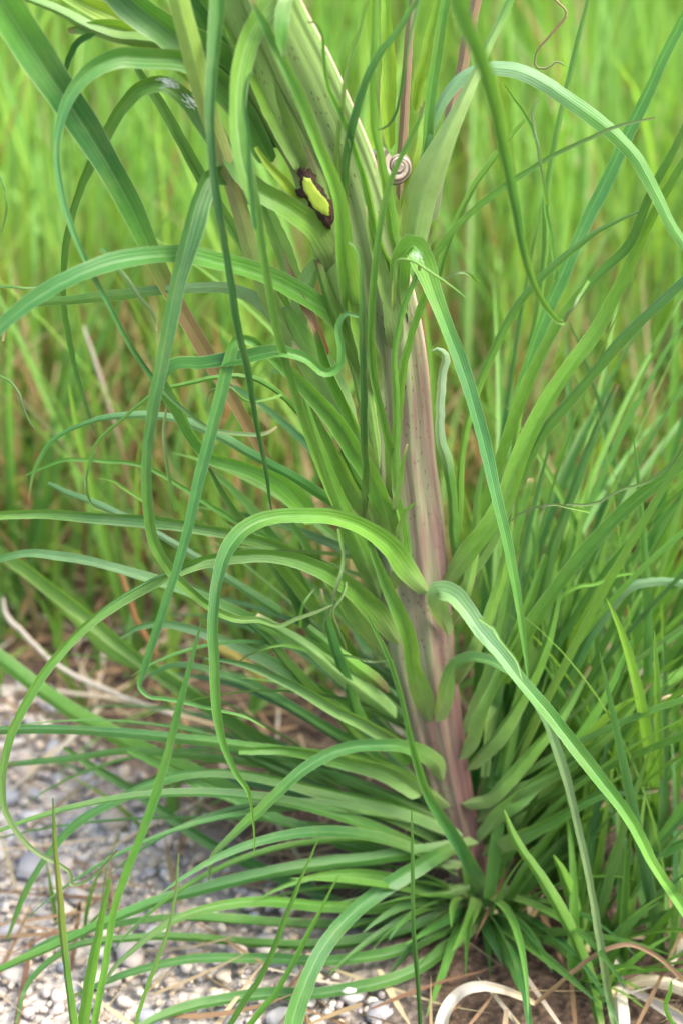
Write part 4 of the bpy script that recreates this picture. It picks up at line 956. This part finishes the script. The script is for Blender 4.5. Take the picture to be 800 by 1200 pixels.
single("wild_grass", "dark upright stem like blade below the arching bottom leaf", "grass blade",
       [(494, 1230, 6), (490, 1170, 6), (485, 1080, 6), (484, 1010, 5), (482, 950, 2)], (-12, -11, -9), ('dark', 'mid'), M_GRASS)
single("wild_grass", "narrow blade rising between pebbles from the bottom edge at left of centre", "grass blade",
       [(152, 1240, 5), (165, 1180, 5), (190, 1110, 5), (205, 1060, 4), (210, 1000, 2)], (-15, -14, -13), ('bright', 'olive'), M_GRASS)
single("wild_grass", "thin green curled tip at the bottom right corner", "grass blade",
       [(800, 1225, 5), (787, 1200, 5), (780, 1180, 5), (784, 1160, 4), (786, 1150, 2)], (-14, -14), ('bright',), M_GRASS)
single("wild_grass", "pinkish curled tendril hanging at the top edge right of centre", "grass blade",
       [(640, -12, 3), (652, 2, 3), (662, 14, 3.5), (645, 40, 3.5), (628, 62, 3), (626, 78, 3), (640, 80, 3), (652, 72, 3), (662, 77, 1.5)], (6, 6), ('pink', 'brown', 'olive'), M_DRY, roll=0)
# dead leaves and stalks
D = "dead leaf"
single("dead_leaf", "white curled dead leaf arching at the bottom edge right of centre", D, [(518, 1235, 16), (522, 1190, 16), (538, 1165, 14), (565, 1157, 12), (600, 1165, 9), (626, 1176, 6)], (-8, -9, -9), ('white', 'white', 'straw'), M_DRY)
single("dry_stalk", "thin brown bent stalk over the lower right grass", "dry stalk", [(626, 1178, 6), (660, 1150, 6), (700, 1118, 6), (735, 1108, 6), (765, 1120, 6), (800, 1150, 6), (840, 1190, 5)], (-9, -9, -9), ('brown', 'pink', 'brown'), M_DRY)
single("dead_leaf", "bleached dead leaf strip pointing down at bottom right", D, [(728, 1230, 16), (724, 1180, 18), (722, 1140, 14), (712, 1110, 6)], (-7, -6, -5), ('white', 'grey'), M_DRY)
single("dead_leaf", "pale dead leaf lying flat at the bottom right edge", D, [(830, 1168, 16), (780, 1152, 18), (745, 1150, 16), (710, 1165, 8)], (-7, -7, -7), ('white', 'straw'), M_DRY)
single("dead_leaf", "grey dead leaf slanting over the flat pale one", D, [(830, 1215, 16), (790, 1185, 15), (755, 1165, 12), (730, 1158, 6)], (-8.5, -8.5, -8), ('grey', 'white'), M_DRY)
single("dead_leaf", "half green half bleached leaf folded over at right of the litter", D, [(718, 905, 10), (730, 850, 11), (742, 812, 12), (752, 788, 12), (768, 783, 10), (778, 795, 6)], (7, 7, 7), ('mid', 'straw', 'white', 'white'), M_DRY)
single("dry_stalk", "straw yellow stalk leaning behind the grass at right", "dry stalk", [(776, 858, 8), (762, 815, 9), (748, 765, 9), (738, 730, 8), (732, 700, 6)], (10, 10, 10), ('straw', 'straw', (0.55, 0.33, 0.12)), M_DRY)
single("dead_leaf", "white dead leaf scrap between the blades right of the stem base", D, [(690, 945, 12), (686, 905, 13), (695, 870, 12), (705, 850, 6)], (6, 6), ('white', 'white'), M_DRY)
single("dead_leaf", "second white scrap lower down near the right edge", D, [(725, 925, 16), (735, 905, 15), (745, 890, 6)], (6, 6), ('white', 'white'), M_DRY)
single("dead_leaf", "pale bleached scrap at far right under the grass blades", D, [(770, 935, 14), (762, 910, 16), (752, 893, 8)], (8, 8), ('white', 'grey'), M_DRY)
single("dead_leaf", "thin pale dead leaf curl poking in from the right edge", D, [(830, 818, 4), (800, 815, 5), (775, 818, 4), (770, 823, 2)], (0, 0), ('white', 'straw'), M_DRY)
single("dry_stalk", "bent whitish dry stalk on the left over the gravel edge", "dry stalk", [(205, 838, 5), (160, 822, 5), (120, 805, 6), (85, 790, 5), (55, 770, 5), (25, 740, 6), (5, 715, 6), (4, 700, 4)], (14, 16, 18), ('grey', 'white', 'grey'), M_DRY, roll=4, fold=-.6)
single("dry_stalk", "grey dry stalk crossing the brown litter at left", "dry stalk", [(250, 850, 4), (170, 826, 5), (80, 812, 5), (0, 806, 5)], (14, 18, 20), ('straw', 'grey'), M_DRY, roll=4, fold=-.6)
single("dry_stalk", "pale upright dry stalk blurred behind the leaves at left", "dry stalk", [(190, 680, 4), (165, 620, 4), (135, 500, 5), (115, 430, 5), (98, 382, 3)], (30, 30, 30), ('olive', 'brown', 'grey'), M_DRY, roll=4, fold=-.6)
single("dry_stalk", "second thinner pale stalk leaning left of the upright one", "dry stalk", [(110, 580, 3), (75, 520, 3), (45, 490, 3), (20, 462, 2)], (30, 30, 30), ('brown', 'olive'), M_DRY, roll=4, fold=-.6)
single("dry_stalk", "reddish dry stem in the litter left of the arching leaves", "dry stalk", [(185, 770, 6), (165, 735, 7), (150, 700, 7), (140, 670, 6)], (14, 14, 14), ((0.26, 0.11, 0.05), (0.30, 0.14, 0.06)), M_DRY, roll=4, fold=-.6)
single("dead_leaf", "yellow dying leaf slanting over the litter left of the stem base", D, [(310, 800, 10), (285, 778, 13), (258, 762, 12), (240, 750, 5)], (6, 8), ((0.42, 0.34, 0.06), (0.5, 0.38, 0.10)), M_DRY)

# flowering grass stems in the meadow
def flowering(x, y, h, label):
    o = empty("flowering_grass", (x, y, 0), label, "grass stem", "flowering grass stems in the meadow")
    lean = random.uniform(-.1, .1)
    C = np.array([(x + lean * h * f * f, y, h * f) for f in np.linspace(0, 1, 10)])
    me = ribbon(C, np.full(10, .0014), np.tile((0, -1.0, 0.1), (10, 1)), 0.6, ['olive', 'olive', 'straw'], np.array((x, y, 0)), 0, np.array([-1, 0, 1.0]))
    link("stem", me, M_GRASS, o)
    Vs, Fs, Cs = [], [], []; off = 0
    V0, F0 = ICO1
    for i in range(46):
        f = random.random(); a = random.uniform(0, 6.28); r = (0.004 + .028 * (1 - f)) * random.random() ** .6
        c = np.array((x + lean * h + math.cos(a) * r, y + math.sin(a) * r, h - .12 + .15 * f))
        V = V0 * np.array((.0016, .0016, .0036)) + c - np.array((x, y, 0))
        Vs.append(V); Fs.append(F0 + off); off += len(V); Cs.append(np.tile(np.array((0.20, 0.25, 0.09)) * random.uniform(.8, 1.5), (len(V), 1)))
    V = np.concatenate(Vs)
    me = mesh("panicle", V, np.concatenate(Fs), V[:, :2] * 0, np.concatenate(Cs))
    link("panicle", me, M_GRASS, o, kind='stuff')
for px, py, Y in [(700, 20, 1.2), (735, 60, 1.0), (770, 130, 1.1), (640, 190, 1.4), (690, 210, 1.0), (560, 210, 1.3), (610, 40, 1.6), (790, 220, 0.9), (740, 250, 1.2), (130, 110, 1.5), (60, 60, 1.4), (320, 20, 1.5), (670, 120, 1.1)]:
    p = at(px, py, Y)
    flowering(p[0], p[1], p[2], "blurred flowering grass stem with a loose seed head in the background meadow")
